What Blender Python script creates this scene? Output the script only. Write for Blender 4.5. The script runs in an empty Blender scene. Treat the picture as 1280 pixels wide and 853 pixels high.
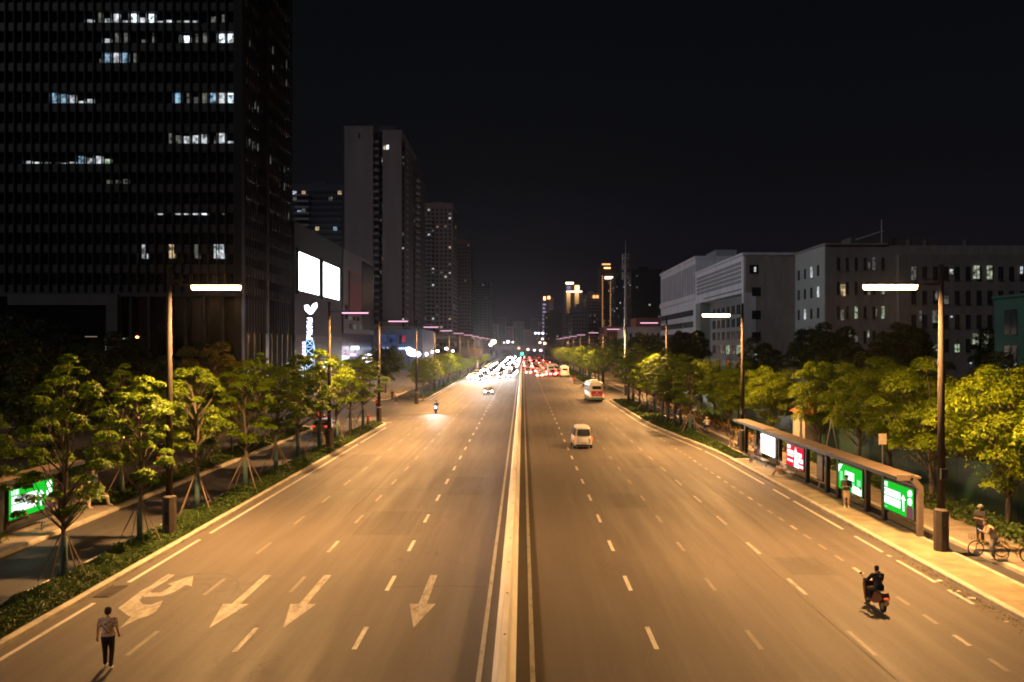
import bpy, bmesh, math, random
import numpy as np
from mathutils import Vector, Matrix
random.seed(7); rng = np.random.default_rng(7)
sc = bpy.context.scene; COL = sc.collection
R = math.radians
F, H, VX, VY = 1060.0, 9.0, 653.0, 432.0
def S(px, Y): return (px-VX)*Y/F                      # pixel column at depth -> X
def ZZ(py, Y): return H-(py-VY)*Y/F                   # pixel row at depth -> height
def G(px, py, z=0.0):
    Y = (H-z)*F/(py-VY); return (S(px, Y), Y)

# ------------------------------------------------------------------ materials
MATS = {}
def nt(name):
    m = bpy.data.materials.new(name); m.use_nodes = True; t = m.node_tree; t.nodes.clear()
    o = t.nodes.new('ShaderNodeOutputMaterial'); return m, t, o
def mat(name, col, rough=0.6, metal=0.0, var=0.0, scale=3.0, bump=0.0, bscale=30.0, spec=0.5, col2=None, stretch=None):
    if name in MATS: return MATS[name]
    m, t, o = nt(name); b = t.nodes.new('ShaderNodeBsdfPrincipled')
    b.inputs['Base Color'].default_value = (*col, 1); b.inputs['Roughness'].default_value = rough
    b.inputs['Metallic'].default_value = metal; b.inputs['Specular IOR Level'].default_value = spec
    t.links.new(b.outputs[0], o.inputs[0])
    tc = t.nodes.new('ShaderNodeTexCoord'); src = tc.outputs['Object']
    if stretch:
        mp = t.nodes.new('ShaderNodeMapping'); mp.inputs['Scale'].default_value = stretch
        t.links.new(src, mp.inputs[0]); src = mp.outputs[0]
    if var > 0 or col2:
        n = t.nodes.new('ShaderNodeTexNoise'); n.inputs['Scale'].default_value = scale; n.inputs['Detail'].default_value = 6; n.inputs['Roughness'].default_value = 0.65
        t.links.new(src, n.inputs['Vector'])
        mx = t.nodes.new('ShaderNodeMix'); mx.data_type = 'RGBA'
        c2 = col2 or tuple(min(1, c*(1+var)) for c in col); c1 = col if col2 else tuple(c*(1-var) for c in col)
        mx.inputs[6].default_value = (*c1, 1); mx.inputs[7].default_value = (*c2, 1)
        cr = t.nodes.new('ShaderNodeMapRange'); cr.inputs[1].default_value = .35; cr.inputs[2].default_value = .65
        t.links.new(n.outputs[0], cr.inputs[0]); t.links.new(cr.outputs[0], mx.inputs[0]); t.links.new(mx.outputs[2], b.inputs['Base Color'])
    if bump > 0:
        n2 = t.nodes.new('ShaderNodeTexNoise'); n2.inputs['Scale'].default_value = bscale; n2.inputs['Detail'].default_value = 4
        t.links.new(src, n2.inputs['Vector'])
        bp = t.nodes.new('ShaderNodeBump'); bp.inputs['Strength'].default_value = bump; bp.inputs['Distance'].default_value = 0.02
        t.links.new(n2.outputs[0], bp.inputs['Height']); t.links.new(bp.outputs[0], b.inputs['Normal'])
    MATS[name] = m; return m
def emis(name, col, st):
    if name in MATS: return MATS[name]
    m, t, o = nt(name); e = t.nodes.new('ShaderNodeEmission'); e.inputs[0].default_value = (*col, 1); e.inputs[1].default_value = st
    t.links.new(e.outputs[0], o.inputs[0]); MATS[name] = m; return m
def room_glow(name, col, st, scale=1.3):
    """light from inside a room: uneven, with furniture and blinds in the way"""
    if name in MATS: return MATS[name]
    m, t, o = nt(name); e = t.nodes.new('ShaderNodeEmission'); e.inputs[0].default_value = (*col, 1)
    tc = t.nodes.new('ShaderNodeTexCoord'); n = t.nodes.new('ShaderNodeTexNoise'); n.inputs['Scale'].default_value = scale; n.inputs['Detail'].default_value = 3
    g = t.nodes.new('ShaderNodeNewGeometry'); t.links.new(g.outputs['Position'], n.inputs['Vector'])
    mr = t.nodes.new('ShaderNodeMapRange'); mr.inputs[1].default_value = .36; mr.inputs[2].default_value = .7; mr.inputs[3].default_value = .06*st; mr.inputs[4].default_value = st
    t.links.new(n.outputs[0], mr.inputs[0]); t.links.new(mr.outputs[0], e.inputs[1]); t.links.new(e.outputs[0], o.inputs[0]); MATS[name] = m; return m
def leafmat(name, c1, c2, trans=0.3):
    if name in MATS: return MATS[name]
    m, t, o = nt(name); d = t.nodes.new('ShaderNodeBsdfPrincipled'); d.inputs['Roughness'].default_value = .55; d.inputs['Specular IOR Level'].default_value = .3
    tr = t.nodes.new('ShaderNodeBsdfTranslucent'); mxs = t.nodes.new('ShaderNodeMixShader'); mxs.inputs[0].default_value = trans
    g = t.nodes.new('ShaderNodeNewGeometry'); mx = t.nodes.new('ShaderNodeMix'); mx.data_type = 'RGBA'
    mx.inputs[6].default_value = (*c1, 1); mx.inputs[7].default_value = (*c2, 1)
    t.links.new(g.outputs['Random Per Island'], mx.inputs[0])
    oi = t.nodes.new('ShaderNodeObjectInfo'); hs = t.nodes.new('ShaderNodeHueSaturation')
    mr = t.nodes.new('ShaderNodeMapRange'); mr.inputs[3].default_value = .75; mr.inputs[4].default_value = 1.25
    t.links.new(oi.outputs['Random'], mr.inputs[0]); t.links.new(mr.outputs[0], hs.inputs['Value']); t.links.new(mx.outputs[2], hs.inputs['Color'])
    t.links.new(hs.outputs[0], d.inputs['Base Color']); t.links.new(hs.outputs[0], tr.inputs[0])
    t.links.new(d.outputs[0], mxs.inputs[1]); t.links.new(tr.outputs[0], mxs.inputs[2]); t.links.new(mxs.outputs[0], o.inputs[0]); MATS[name] = m; return m

def asphalt(name, base, dark, warmstreak=0.35):
    m, t, o = nt(name); b = t.nodes.new('ShaderNodeBsdfPrincipled'); t.links.new(b.outputs[0], o.inputs[0])
    tc = t.nodes.new('ShaderNodeTexCoord')
    def noise(sc_, scale, det=5, rough=.6):
        mp = t.nodes.new('ShaderNodeMapping'); mp.inputs['Scale'].default_value = sc_; t.links.new(tc.outputs['Object'], mp.inputs[0])
        n = t.nodes.new('ShaderNodeTexNoise'); n.inputs['Scale'].default_value = scale; n.inputs['Detail'].default_value = det; n.inputs['Roughness'].default_value = rough
        t.links.new(mp.outputs[0], n.inputs['Vector']); return n.outputs[0]
    def rng_(src, a, b_, c, d):
        r = t.nodes.new('ShaderNodeMapRange'); r.inputs[1].default_value = a; r.inputs[2].default_value = b_; r.inputs[3].default_value = c; r.inputs[4].default_value = d
        t.links.new(src, r.inputs[0]); return r.outputs[0]
    def mul(a, b_):
        q = t.nodes.new('ShaderNodeMath'); q.operation = 'MULTIPLY'; t.links.new(a, q.inputs[0]); t.links.new(b_, q.inputs[1]); return q.outputs[0]
    streak = rng_(noise((1, .012, 1), 1.1, 5), .3, .7, .86, 1.1)        # tyre-worn lanes run along the road
    fine = rng_(noise((1, .05, 1), 5, 4), .3, .7, .93, 1.07)
    patch = rng_(noise((1, .6, 1), .16, 4), .35, .65, .88, 1.1)
    grain = rng_(noise((1, 1, 1), 9, 6, .85), .3, .7, .76, 1.24)
    # concrete-sealed crack lines and darker repairs
    v = t.nodes.new('ShaderNodeTexVoronoi'); v.feature = 'DISTANCE_TO_EDGE'; v.inputs['Scale'].default_value = .045
    mp = t.nodes.new('ShaderNodeMapping'); mp.inputs['Scale'].default_value = (1, 1, 1); nn = t.nodes.new('ShaderNodeTexNoise'); nn.inputs['Scale'].default_value = .5
    t.links.new(tc.outputs['Object'], nn.inputs['Vector']); ad = t.nodes.new('ShaderNodeVectorMath'); ad.operation = 'MULTIPLY_ADD'
    t.links.new(nn.outputs['Color'], ad.inputs[0]); ad.inputs[1].default_value = (6, 6, 0); t.links.new(tc.outputs['Object'], ad.inputs[2]); t.links.new(ad.outputs[0], v.inputs['Vector'])
    crack = rng_(v.outputs['Distance'], 0.0, .0035, .72, 1.0)
    f = mul(mul(mul(streak, fine), mul(patch, grain)), crack)
    mx = t.nodes.new('ShaderNodeMix'); mx.data_type = 'RGBA'; mx.inputs[6].default_value = (*dark, 1); mx.inputs[7].default_value = (*base, 1)
    rr = rng_(f, .45, 1.5, 0, 1); t.links.new(rr, mx.inputs[0]); t.links.new(mx.outputs[2], b.inputs['Base Color'])
    t.links.new(rng_(noise((1, .05, 1), 1.5), .3, .7, .55, .72), b.inputs['Roughness'])
    b.inputs['Specular IOR Level'].default_value = .35
    bp = t.nodes.new('ShaderNodeBump'); bp.inputs['Strength'].default_value = .35; bp.inputs['Distance'].default_value = .01
    t.links.new(noise((1, 1, 1), 60, 2), bp.inputs['Height']); t.links.new(bp.outputs[0], b.inputs['Normal'])
    return m
def paint(name, col, under, wear):
    """road paint, worn through to the asphalt in blotches"""
    m, t, o = nt(name); b = t.nodes.new('ShaderNodeBsdfPrincipled'); t.links.new(b.outputs[0], o.inputs[0]); b.inputs['Roughness'].default_value = .55
    tc = t.nodes.new('ShaderNodeTexCoord'); n = t.nodes.new('ShaderNodeTexNoise'); n.inputs['Scale'].default_value = 3.5; n.inputs['Detail'].default_value = 8; n.inputs['Roughness'].default_value = .75
    mp = t.nodes.new('ShaderNodeMapping'); mp.inputs['Scale'].default_value = (1, .3, 1); t.links.new(tc.outputs['Object'], mp.inputs[0]); t.links.new(mp.outputs[0], n.inputs['Vector'])
    mr = t.nodes.new('ShaderNodeMapRange'); mr.inputs[1].default_value = wear-.1; mr.inputs[2].default_value = wear+.1; mr.inputs[3].default_value = 0.12
    mx = t.nodes.new('ShaderNodeMix'); mx.data_type = 'RGBA'; mx.inputs[6].default_value = (*under, 1); mx.inputs[7].default_value = (*col, 1)
    t.links.new(n.outputs[0], mr.inputs[0]); t.links.new(mr.outputs[0], mx.inputs[0]); t.links.new(mx.outputs[2], b.inputs['Base Color']); return m
def paving(name, c1, c2, mortar, size=(.6, .6), rot=0):
    m, t, o = nt(name); b = t.nodes.new('ShaderNodeBsdfPrincipled'); t.links.new(b.outputs[0], o.inputs[0]); b.inputs['Roughness'].default_value = .75
    tc = t.nodes.new('ShaderNodeTexCoord'); br = t.nodes.new('ShaderNodeTexBrick'); br.inputs['Scale'].default_value = 1
    br.inputs['Brick Width'].default_value = size[0]; br.inputs['Row Height'].default_value = size[1]; br.inputs['Mortar Size'].default_value = .012
    br.inputs['Color1'].default_value = (*c1, 1); br.inputs['Color2'].default_value = (*c2, 1); br.inputs['Mortar'].default_value = (*mortar, 1)
    t.links.new(tc.outputs['Object'], br.inputs['Vector'])
    n = t.nodes.new('ShaderNodeTexNoise'); n.inputs['Scale'].default_value = .9; n.inputs['Detail'].default_value = 8; t.links.new(tc.outputs['Object'], n.inputs['Vector'])
    mr = t.nodes.new('ShaderNodeMapRange'); mr.inputs[1].default_value = .3; mr.inputs[2].default_value = .7; mr.inputs[3].default_value = .55; mr.inputs[4].default_value = 1.15
    hs = t.nodes.new('ShaderNodeHueSaturation'); t.links.new(n.outputs[0], mr.inputs[0]); t.links.new(mr.outputs[0], hs.inputs['Value']); t.links.new(br.outputs['Color'], hs.inputs['Color'])
    t.links.new(hs.outputs[0], b.inputs['Base Color']); return m

# ------------------------------------------------------------------ mesh builder
class MB:
    def __init__(s): s.v = []; s.f = []
    def box(s, x0, x1, y0, y1, z0, z1, M=None):
        n = len(s.v); c = [(x0,y0,z0),(x1,y0,z0),(x1,y1,z0),(x0,y1,z0),(x0,y0,z1),(x1,y0,z1),(x1,y1,z1),(x0,y1,z1)]
        if M is not None: c = [tuple(M @ Vector(p)) for p in c]
        s.v += c; s.f += [tuple(n+i for i in q) for q in ((0,3,2,1),(4,5,6,7),(0,1,5,4),(1,2,6,5),(2,3,7,6),(3,0,4,7))]; return s
    def quad(s, a, b, c, d):
        n = len(s.v); s.v += [a, b, c, d]; s.f.append((n, n+1, n+2, n+3)); return s
    def poly(s, pts, z):
        n = len(s.v); s.v += [(p[0], p[1], z) for p in pts]
        ar = sum(pts[i][0]*pts[(i+1) % len(pts)][1]-pts[(i+1) % len(pts)][0]*pts[i][1] for i in range(len(pts)))
        q = list(range(n, n+len(pts))); s.f.append(tuple(q if ar > 0 else q[::-1])); return s
    def rings(s, rs, cap=True):
        n = len(s.v); k = len(rs[0])
        for r in rs: s.v += [tuple(p) for p in r]
        for i in range(len(rs)-1):
            for j in range(k):
                a = n+i*k+j; b = n+i*k+(j+1) % k; s.f.append((a, b, b+k, a+k))
        if cap: s.f.append(tuple(n+j for j in range(k))[::-1]); s.f.append(tuple(n+(len(rs)-1)*k+j for j in range(k)))
        return s
    def tube(s, pts, rad, k=8, cap=True):
        pts = [Vector(p) for p in pts]; rad = rad if isinstance(rad, (list, tuple)) else [rad]*len(pts); rs = []
        for i, p in enumerate(pts):
            d = (pts[min(i+1, len(pts)-1)]-pts[max(i-1, 0)]).normalized()
            u = d.cross(Vector((0, 0, 1)) if abs(d.z) < .95 else Vector((1, 0, 0))).normalized(); w = u.cross(d)
            rs.append([p+(u*math.cos(2*math.pi*j/k)+w*math.sin(2*math.pi*j/k))*rad[i] for j in range(k)])
        return s.rings(rs, cap)
    def prism(s, outline, y0, y1, axis='y'):
        """outline of (a,b) pairs extruded along axis"""
        def P(a, b, t): return {'y': (a, t, b), 'x': (t, a, b), 'z': (a, b, t)}[axis]
        s.rings([[P(a, b, y0) for a, b in outline], [P(a, b, y1) for a, b in outline]]); return s
    def torus(s, c, Rr, r, axis='x', k=20, j=6):
        n = len(s.v)
        for i in range(k):
            a = 2*math.pi*i/k
            for q in range(j):
                b = 2*math.pi*q/j; rr = Rr+r*math.cos(b); h = r*math.sin(b); u, w = rr*math.cos(a), rr*math.sin(a)
                p = {'x': (h, u, w), 'y': (u, h, w), 'z': (u, w, h)}[axis]; s.v.append((c[0]+p[0], c[1]+p[1], c[2]+p[2]))
        for i in range(k):
            for q in range(j):
                s.f.append((n+i*j+q, n+((i+1) % k)*j+q, n+((i+1) % k)*j+(q+1) % j, n+i*j+(q+1) % j))
        return s
    def ball(s, c, r, k=12, m=8, sz=(1, 1, 1)):
        return s.rings([[(c[0]+r*sz[0]*math.sin(t)*math.cos(2*math.pi*j/k), c[1]+r*sz[1]*math.sin(t)*math.sin(2*math.pi*j/k), c[2]+r*sz[2]*math.cos(t)) for j in range(k)] for t in [math.pi*(i+.15)/(m+.3) for i in range(m, -1, -1)]])
    def build(s, name, m, parent=None, smooth=False, fix=True):
        me = bpy.data.meshes.new(name); me.from_pydata([tuple(v) for v in s.v], [], s.f)
        if fix and len(s.f) < 20000:
            bm = bmesh.new(); bm.from_mesh(me); bmesh.ops.recalc_face_normals(bm, faces=bm.faces); bm.to_mesh(me); bm.free()
        if smooth: me.polygons.foreach_set('use_smooth', [True]*len(me.polygons))
        o = bpy.data.objects.new(name, me); COL.objects.link(o)
        if m is not None: me.materials.append(m)
        if parent is not None: o.parent = parent
        return o
def bevel(o, w=.02, seg=2):
    md = o.modifiers.new('bevel', 'BEVEL'); md.width = w; md.segments = seg; md.limit_method = 'ANGLE'; return o
def tag(o, label=None, cat=None, group=None, kind=None):
    if label: o['label'] = label
    if cat: o['category'] = cat
    if group: o['group'] = group
    if kind: o['kind'] = kind
    return o
def empty(name, label, cat, loc=(0, 0, 0), rz=0, group=None):
    o = bpy.data.objects.new(name, None); COL.objects.link(o); o.location = loc; o.rotation_euler = (0, 0, rz); o.empty_display_size = .2
    return tag(o, label, cat, group)
def kids(o): return [c for c in bpy.data.objects if c.parent == o]
KC = {}
def copy_tree(src, loc, rz, label, group=None, scale=None, skip=()):
    def rec(o, parent):
        c = o.copy(); COL.objects.link(c); c.parent = parent
        if o.name not in KC: KC[o.name] = kids(o)
        for ch in KC[o.name]:
            if ch.name.split('.')[0] in skip: continue
            rec(ch, c)
        return c
    c = rec(src, None); c.location = loc; c.rotation_euler = (0, 0, rz)
    if scale: c.scale = scale if isinstance(scale, tuple) else (scale,)*3
    c['label'] = label
    if group: c['group'] = group
    return c
def struct(o, name=None): o['kind'] = 'structure'; return o
ORD = ['nearest', 'second', 'third', 'fourth', 'fifth', 'sixth', 'seventh', 'eighth', 'ninth', 'tenth', 'eleventh', 'twelfth', 'thirteenth', 'fourteenth', 'fifteenth', 'sixteenth', 'seventeenth', 'eighteenth', 'nineteenth', 'twentieth']

# ------------------------------------------------------------------ palette
M_road = asphalt('asphalt_main', (.13, .112, .094), (.055, .047, .04))
M_side = asphalt('asphalt_side', (.085, .08, .078), (.04, .038, .037))
M_white = paint('road_paint', (.55, .52, .45), (.11, .096, .08), .4)
M_worn = paint('road_paint_worn', (.38, .355, .3), (.11, .096, .08), .47)
M_faint = paint('road_paint_faint', (.185, .165, .14), (.12, .104, .087), .5)
M_kerb = mat('kerb_stone', (.42, .38, .3), .8, var=.25, scale=1.6, bump=.3, bscale=25)
M_conc = mat('barrier_concrete', (.8, .78, .7), .7, var=.12, scale=1.1, bump=.15, bscale=20, stretch=(1, .3, 1))
M_pave = paving('platform_paving', (.31, .26, .15), (.25, .215, .13), (.2, .18, .13))
M_walk = paving('walkway_paving', (.3, .25, .19), (.24, .2, .155), (.15, .13, .1), (.4, .2))
M_soil = mat('soil', (.06, .05, .03), .95, var=.5, scale=4, bump=.6)
M_land = mat('dark_ground', (.05, .05, .045), .95, var=.3, scale=.2)
M_base = mat('pole_base_lightened', (.075, .06, .052), .75, var=.15, scale=4, spec=.2)  # base tone lightened to offset the weak lamplight low down
M_pole = mat('pole_darkened', (.036, .029, .026), .8, 0.0, var=.12, scale=3, spec=.15)  # pole tone darkened to offset the strong lamplight near its top
M_dark = mat('dark_metal', (.035, .035, .038), .4, .5)
M_steel = mat('brushed_steel', (.5, .5, .5), .3, .9, var=.05)
M_glass = mat('dark_glass', (.02, .025, .03), .12, .0, spec=.8)
M_bark = mat('bark', (.12, .095, .07), .9, var=.3, scale=6, bump=.6, bscale=18)
M_wrap = mat('trunk_wrap_cloth', (.05, .1, .095), .8, var=.3, scale=8)
M_stake = mat('bamboo_stake', (.22, .15, .1), .7, var=.2)
M_leafA = leafmat('leaves_young', (.085, .155, .006), (.2, .29, .012), .45)
M_leafB = leafmat('leaves_bushy', (.09, .155, .005), (.25, .325, .01), .45)
M_leafD = leafmat('leaves_unlit', (.02, .04, .012), (.045, .065, .018), .2)  # unlit look put into a darker leaf colour
M_cover = leafmat('ground_cover_leaves', (.03, .07, .012), (.085, .13, .02), .25)
M_tyre = mat('tyre_rubber', (.02, .02, .02), .8)
M_rim = mat('alloy_rim', (.35, .35, .35), .35, .8)

# ------------------------------------------------------------------ camera, world, city glow, added fill light for the facades
cam = bpy.data.cameras.new('camera'); co = bpy.data.objects.new('camera', cam); COL.objects.link(co); sc.camera = co
co.location = (0, 0, H); co.rotation_euler = (R(90), 0, 0); cam.sensor_width = 36; cam.lens = F/1280*36
cam.shift_x = -(VX-640)/1280; cam.shift_y = (VY-426.5)/1280; cam.clip_start = .3; cam.clip_end = 6000
w = bpy.data.worlds.new('World'); sc.world = w; w.use_nodes = True; t = w.node_tree; t.nodes.clear()
wo = t.nodes.new('ShaderNodeOutputWorld'); sky = t.nodes.new('ShaderNodeTexSky'); sky.sky_type = 'NISHITA'; sky.sun_disc = False
AZ, EL = R(-70), R(30)
sky.sun_elevation = R(1); sky.sun_rotation = R(-110)
b1 = t.nodes.new('ShaderNodeBackground'); b1.inputs[1].default_value = .0007; t.links.new(sky.outputs[0], b1.inputs[0])
b2 = t.nodes.new('ShaderNodeBackground'); tc = t.nodes.new('ShaderNodeTexCoord'); sp = t.nodes.new('ShaderNodeSeparateXYZ'); t.links.new(tc.outputs['Generated'], sp.inputs[0])
cr = t.nodes.new('ShaderNodeValToRGB'); t.links.new(sp.outputs[2], cr.inputs[0]); el = cr.color_ramp.elements
el[0].position = 0; el[0].color = (.0125, .0095, .0155, 1); el[1].position = .35; el[1].color = (.0030, .0033, .0044, 1)
e = el.new(.1); e.color = (.0062, .0055, .0085, 1); e = el.new(.2); e.color = (.0040, .0041, .0058, 1)
t.links.new(cr.outputs[0], b2.inputs[0]); b2.inputs[1].default_value = .8
ads = t.nodes.new('ShaderNodeAddShader'); t.links.new(b1.outputs[0], ads.inputs[0]); t.links.new(b2.outputs[0], ads.inputs[1]); t.links.new(ads.outputs[0], wo.inputs[0])
sl = bpy.data.lights.new('fill_sun', 'SUN'); sl.energy = .36; sl.angle = R(8); sl.color = (.93, .92, 1.0)  # added weak directional light that brightens the facades
so = bpy.data.objects.new('fill_sun', sl); COL.objects.link(so); so.location = (-50, -20, 80)
so.rotation_euler = Vector((.85, .45, -.62)).to_track_quat('-Z', 'Y').to_euler()
sc.view_settings.view_transform = 'Standard'; sc.view_settings.look = 'None'; sc.view_settings.gamma = 1; sc.view_settings.exposure = 0
sc.view_settings.use_curve_mapping = False
cy = sc.cycles; cy.use_denoising = True; cy.denoiser = 'OPENIMAGEDENOISE'; cy.use_light_tree = True; cy.max_bounces = 5; cy.diffuse_bounces = 3; cy.glossy_bounces = 3
cy.transmission_bounces = 3; cy.transparent_max_bounces = 4; cy.caustics_reflective = False; cy.caustics_refractive = False; cy.sample_clamp_indirect = 3; cy.sample_clamp_direct = 60; cy.filter_width = 1.9
sc.render.film_transparent = False

# ------------------------------------------------------------------ ground, road, markings
struct(MB().quad((-3000, -300, -.03), (3000, -300, -.03), (3000, 4500, -.03), (-3000, 4500, -.03)).build('ground', M_land))
struct(MB().quad((-17, -40, 0), (19.9, -40, 0), (19.9, 1600, 0), (-17, 1600, 0)).build('road', M_road))
struct(MB().quad((-22.3, -40, -.004), (-16.5, -40, -.004), (-16.5, 1600, -.004), (-22.3, 1600, -.004)).build('service_road', M_side))
struct(MB().quad((17.2, -40, .004), (19.9, -40, .004), (19.9, 1600, .004), (17.2, 1600, .004)).build('cycle_lane', M_side))
struct(MB().quad((-60, 94, .004), (-17.0, 94, .004), (-17.0, 136, .004), (-60, 136, .004)).build('side_street', M_side))
def rightkerb(Y):
    for (a, xa), (b, xb) in zip(RK, RK[1:]):
        if a <= Y <= b:
            f = (Y-a)/(b-a); f = f*f*(3-2*f); return xa+(xb-xa)*f
    return RK[-1][1]
RK = [(-40, 16.3), (66, 16.3), (100, 14.25), (2000, 14.2)]
mk = MB(); mf = MB(); mw = MB(); ZM = .008
def dash(b, x, y0, y1, wd=.15): b.quad((x-wd/2, y0, ZM), (x+wd/2, y0, ZM), (x+wd/2, y1, ZM), (x-wd/2, y1, ZM))
for k in range(-4, 60):
    y = 25.1+6*k
    dash(mk, 3.98, y, y+2.0); dash(mk, -4.98, y, y+2.0)
    dash(mw if k in (-1, 0, 2) else mf, -8.46, y-.2, y+1.9); dash(mf, -11.48, y-.5, y+1.6)
    if k < 30: dash(mf, 7.08, y, y+1.7); dash(mw if k in (1, 2) else mf, 10.25, y-.5, y+1.6)
for k in range(-5, 30):
    y = 25.4+2.0*k; dash(mf if k % 4 else mw, 13.4, y, y+.95, .15)
for x in (-1.18, .28): dash(mk, x, -20, 900, .14)
def strip(b, xf, y0, y1, wd=.15, n=1):
    ys = np.linspace(y0, y1, n+1)
    for a, c in zip(ys, ys[1:]): b.quad((xf(a)-wd/2, a, ZM), (xf(a)+wd/2, a, ZM), (xf(c)+wd/2, c, ZM), (xf(c)-wd/2, c, ZM))
for a, c in ((-20, 29.6), (32.2, 39.3), (40.6, 77), (78.5, 93)): strip(mk, lambda y: -14.95, a, c, .16)
strip(mk, lambda y: -15.4, 140, 700)
for a, c in ((-20, 24), (29.5, 31.2), (32.2, 35.5), (36.1, 36.4), (36.9, 40.0), (41.5, 49), (49.8, 53), (55, 72), (73, 138), (170, 700)):
    strip(mk, lambda y: rightkerb(y)-.62, a, c, .15, max(1, int((c-a)/3)))
mark = struct(mk.build('road_markings', M_white)); struct(mf.build('faded_road_markings', M_faint))
# arrows pointing to the camera
for b, x in ((mw, -9.97), (mw, -7.62), (mw, -3.47)):
    b.poly([(x-.14, 33.2), (x+.14, 33.2), (x+.14, 29.5), (x+.45, 29.5), (x, 27.0), (x-.45, 29.5), (x-.14, 29.5)], ZM)
def Z6(p): return G(p[0]/3.6625, 620+p[1]/3.6625)
for pl in ([(541,515),(640,440),(770,360),(800,362),(770,385),(715,418),(690,438),(655,455),(650,465),(638,480),(655,497),(600,556),(580,545)],
           [(690,438),(695,446),(740,441),(790,412),(768,404),(885,365),(878,415),(850,408),(800,440),(745,460),(690,462),(655,465),(655,455)],
           [(655,497),(690,500),(745,480),(735,500),(715,530),(680,550),(640,562),(590,585),(545,610),(600,556)]):
    mw.poly([Z6(p) for p in pl], ZM)
struct(mw.build('worn_road_markings', M_worn))
ms = MB()
for (x0, x1, y) in ((-17.9, -15.2, 98.5), (-15.5, -12.5, 106), (-16.5, -12, 113)): ms.quad((x0, y, ZM), (x1, y, ZM), (x1, y+.45, ZM), (x0, y+.45, ZM))
for k in range(3): ms.quad((-19.5-k*1.0, 101+k, ZM), (-16.6-k*.6, 104.4+k, ZM), (-16.8-k*.6, 104.9+k, ZM), (-19.9-k, 101.6+k, ZM))
struct(ms.build('junction_markings', M_worn))
seam = MB(); rs_ = random.Random(9)
for x, y0, y1 in ((10.1, 14, 60), (-9.3, 44, 90), (11.9, 40, 75), (-13.1, 44, 80), (2.3, 70, 110)):
    y = y0; px_ = x
    while y < y1:
        st = rs_.uniform(.4, 1.3); nx = px_+rs_.uniform(-.025, .025)+(x-px_)*.1; w0 = rs_.uniform(.01, .02)
        seam.quad((px_-w0, y, .005), (px_+w0, y, .005), (nx+w0, y+st, .005), (nx-w0, y+st, .005)); y += st; px_ = nx
for y, x0, x1 in ((53, -12, -5.2), (66, 4, 13), (31.5, -4.8, -1.3), (84, -14, -2)):
    x = x0; py_ = y
    while x < x1:
        st = rs_.uniform(.3, .9); ny = py_+rs_.uniform(-.22, .22); seam.quad((x, py_-.025, .005), (x+st, ny-.025, .005), (x+st, ny+.025, .005), (x, py_+.025, .005)); x += st; py_ = ny
struct(seam.build('crack_seals', mat('tar_seal', (.075, .064, .054), .85, spec=.1)))
pt = MB()
for (x0, x1, y0, y1) in ((-8.1, -5.4, 40.2, 46), (-4.6, -2.2, 51, 58), (5.1, 7.0, 47, 51.5), (8.2, 10.0, 62, 71), (-14, -11.9, 62, 70), (10.6, 12.4, 33.2, 36), (1.2, 3.4, 83, 96)): pt.quad((x0, y0, .003), (x1, y0, .003), (x1, y1, .003), (x0, y1, .003))
struct(pt.build('asphalt_patches', asphalt('asphalt_patch', (.1, .086, .072), (.04, .034, .03))))
# dark resurfaced patches and a long tyre mark
tm = MB()
for k in range(24):
    a0, a1 = k*.12, (k+1)*.12
    def P(a, r): return (-12.3+r*math.cos(a), 30.6+1.6*r*math.sin(a), .006)
    tm.quad(P(a0, 1.75), P(a0, 1.85), P(a1, 1.85), P(a1, 1.75))
struct(tm.build('tyre_mark', mat('tyre_mark', (.045, .042, .04), .6, var=.3, scale=4)))

def island(name, outline, fillmat, zt=.17, kw=.24):
    """kerb stones round a raised bed; outline counter-clockwise"""
    pts = [Vector((p[0], p[1], 0)) for p in outline]; n = len(pts); inn = []
    for i in range(n):
        a, b, c = pts[i-1], pts[i], pts[(i+1) % n]; d1 = (b-a).normalized(); d2 = (c-b).normalized()
        n1 = Vector((-d1.y, d1.x, 0)); n2 = Vector((-d2.y, d2.x, 0)); m_ = (n1+n2).normalized(); inn.append(b+m_*kw/max(.4, m_.dot(n1)))
    k = MB(); rs = []
    for i in range(n):
        o_, q = pts[i], inn[i]; dd = (q-o_)*.12
        rs.append([(o_.x, o_.y, -.01), (o_.x, o_.y, zt-.03), (o_.x+dd.x, o_.y+dd.y, zt), (q.x, q.y, zt), (q.x, q.y, -.01)])
    rs.append(rs[0]); k.rings(rs, cap=False)
    struct(k.build('kerb', M_kerb)); f = MB().poly([(q.x, q.y) for q in inn], zt-.012)
    return struct(f.build(name, fillmat)), inn
def nose(x0, x1, y, d):  # half-round end between x0..x1 pointing +Y*d
    c = (x0+x1)/2; r = (x1-x0)/2; return [(c+r*math.cos(a), y+d*r*1.4*math.sin(a)) for a in [math.pi*i/6 for i in range(1, 6)]]
NS = nose
island('planting_strip', [(-17.9, -20), (-15.45, -20), (-15.45, 96)]+NS(-17.9, -15.45, 96, 1)+[(-17.9, 96)], M_soil)
island('planting_strip', [(-17.9, 700), (-17.9, 141)]+[(p[0], 2*141-p[1]) for p in reversed(NS(-17.9, -15.9, 141, 1))]+[(-15.9, 141), (-15.9, 700)], M_soil)
ys = list(np.linspace(66, 102, 13))
island('bus_platform', [(18.55, 66), (16.3, 66), (16.3, -20), (18.55, -20)], M_pave)
island('planting_strip', [(rightkerb(y), y) for y in [66.02]+ys[1:][::1]][::-1]+[(18.1, 66.02), (18.1, 138)]+NS(14.22, 18.1, 138, 1)+[(14.22, 138)], M_soil)
island('planting_strip', [(14.22, 700), (14.22, 176)]+[(p[0], 2*176-p[1]) for p in NS(14.22, 17.9, 176, 1)[::-1]]+[(17.9, 176), (17.9, 700)], M_soil)
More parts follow.
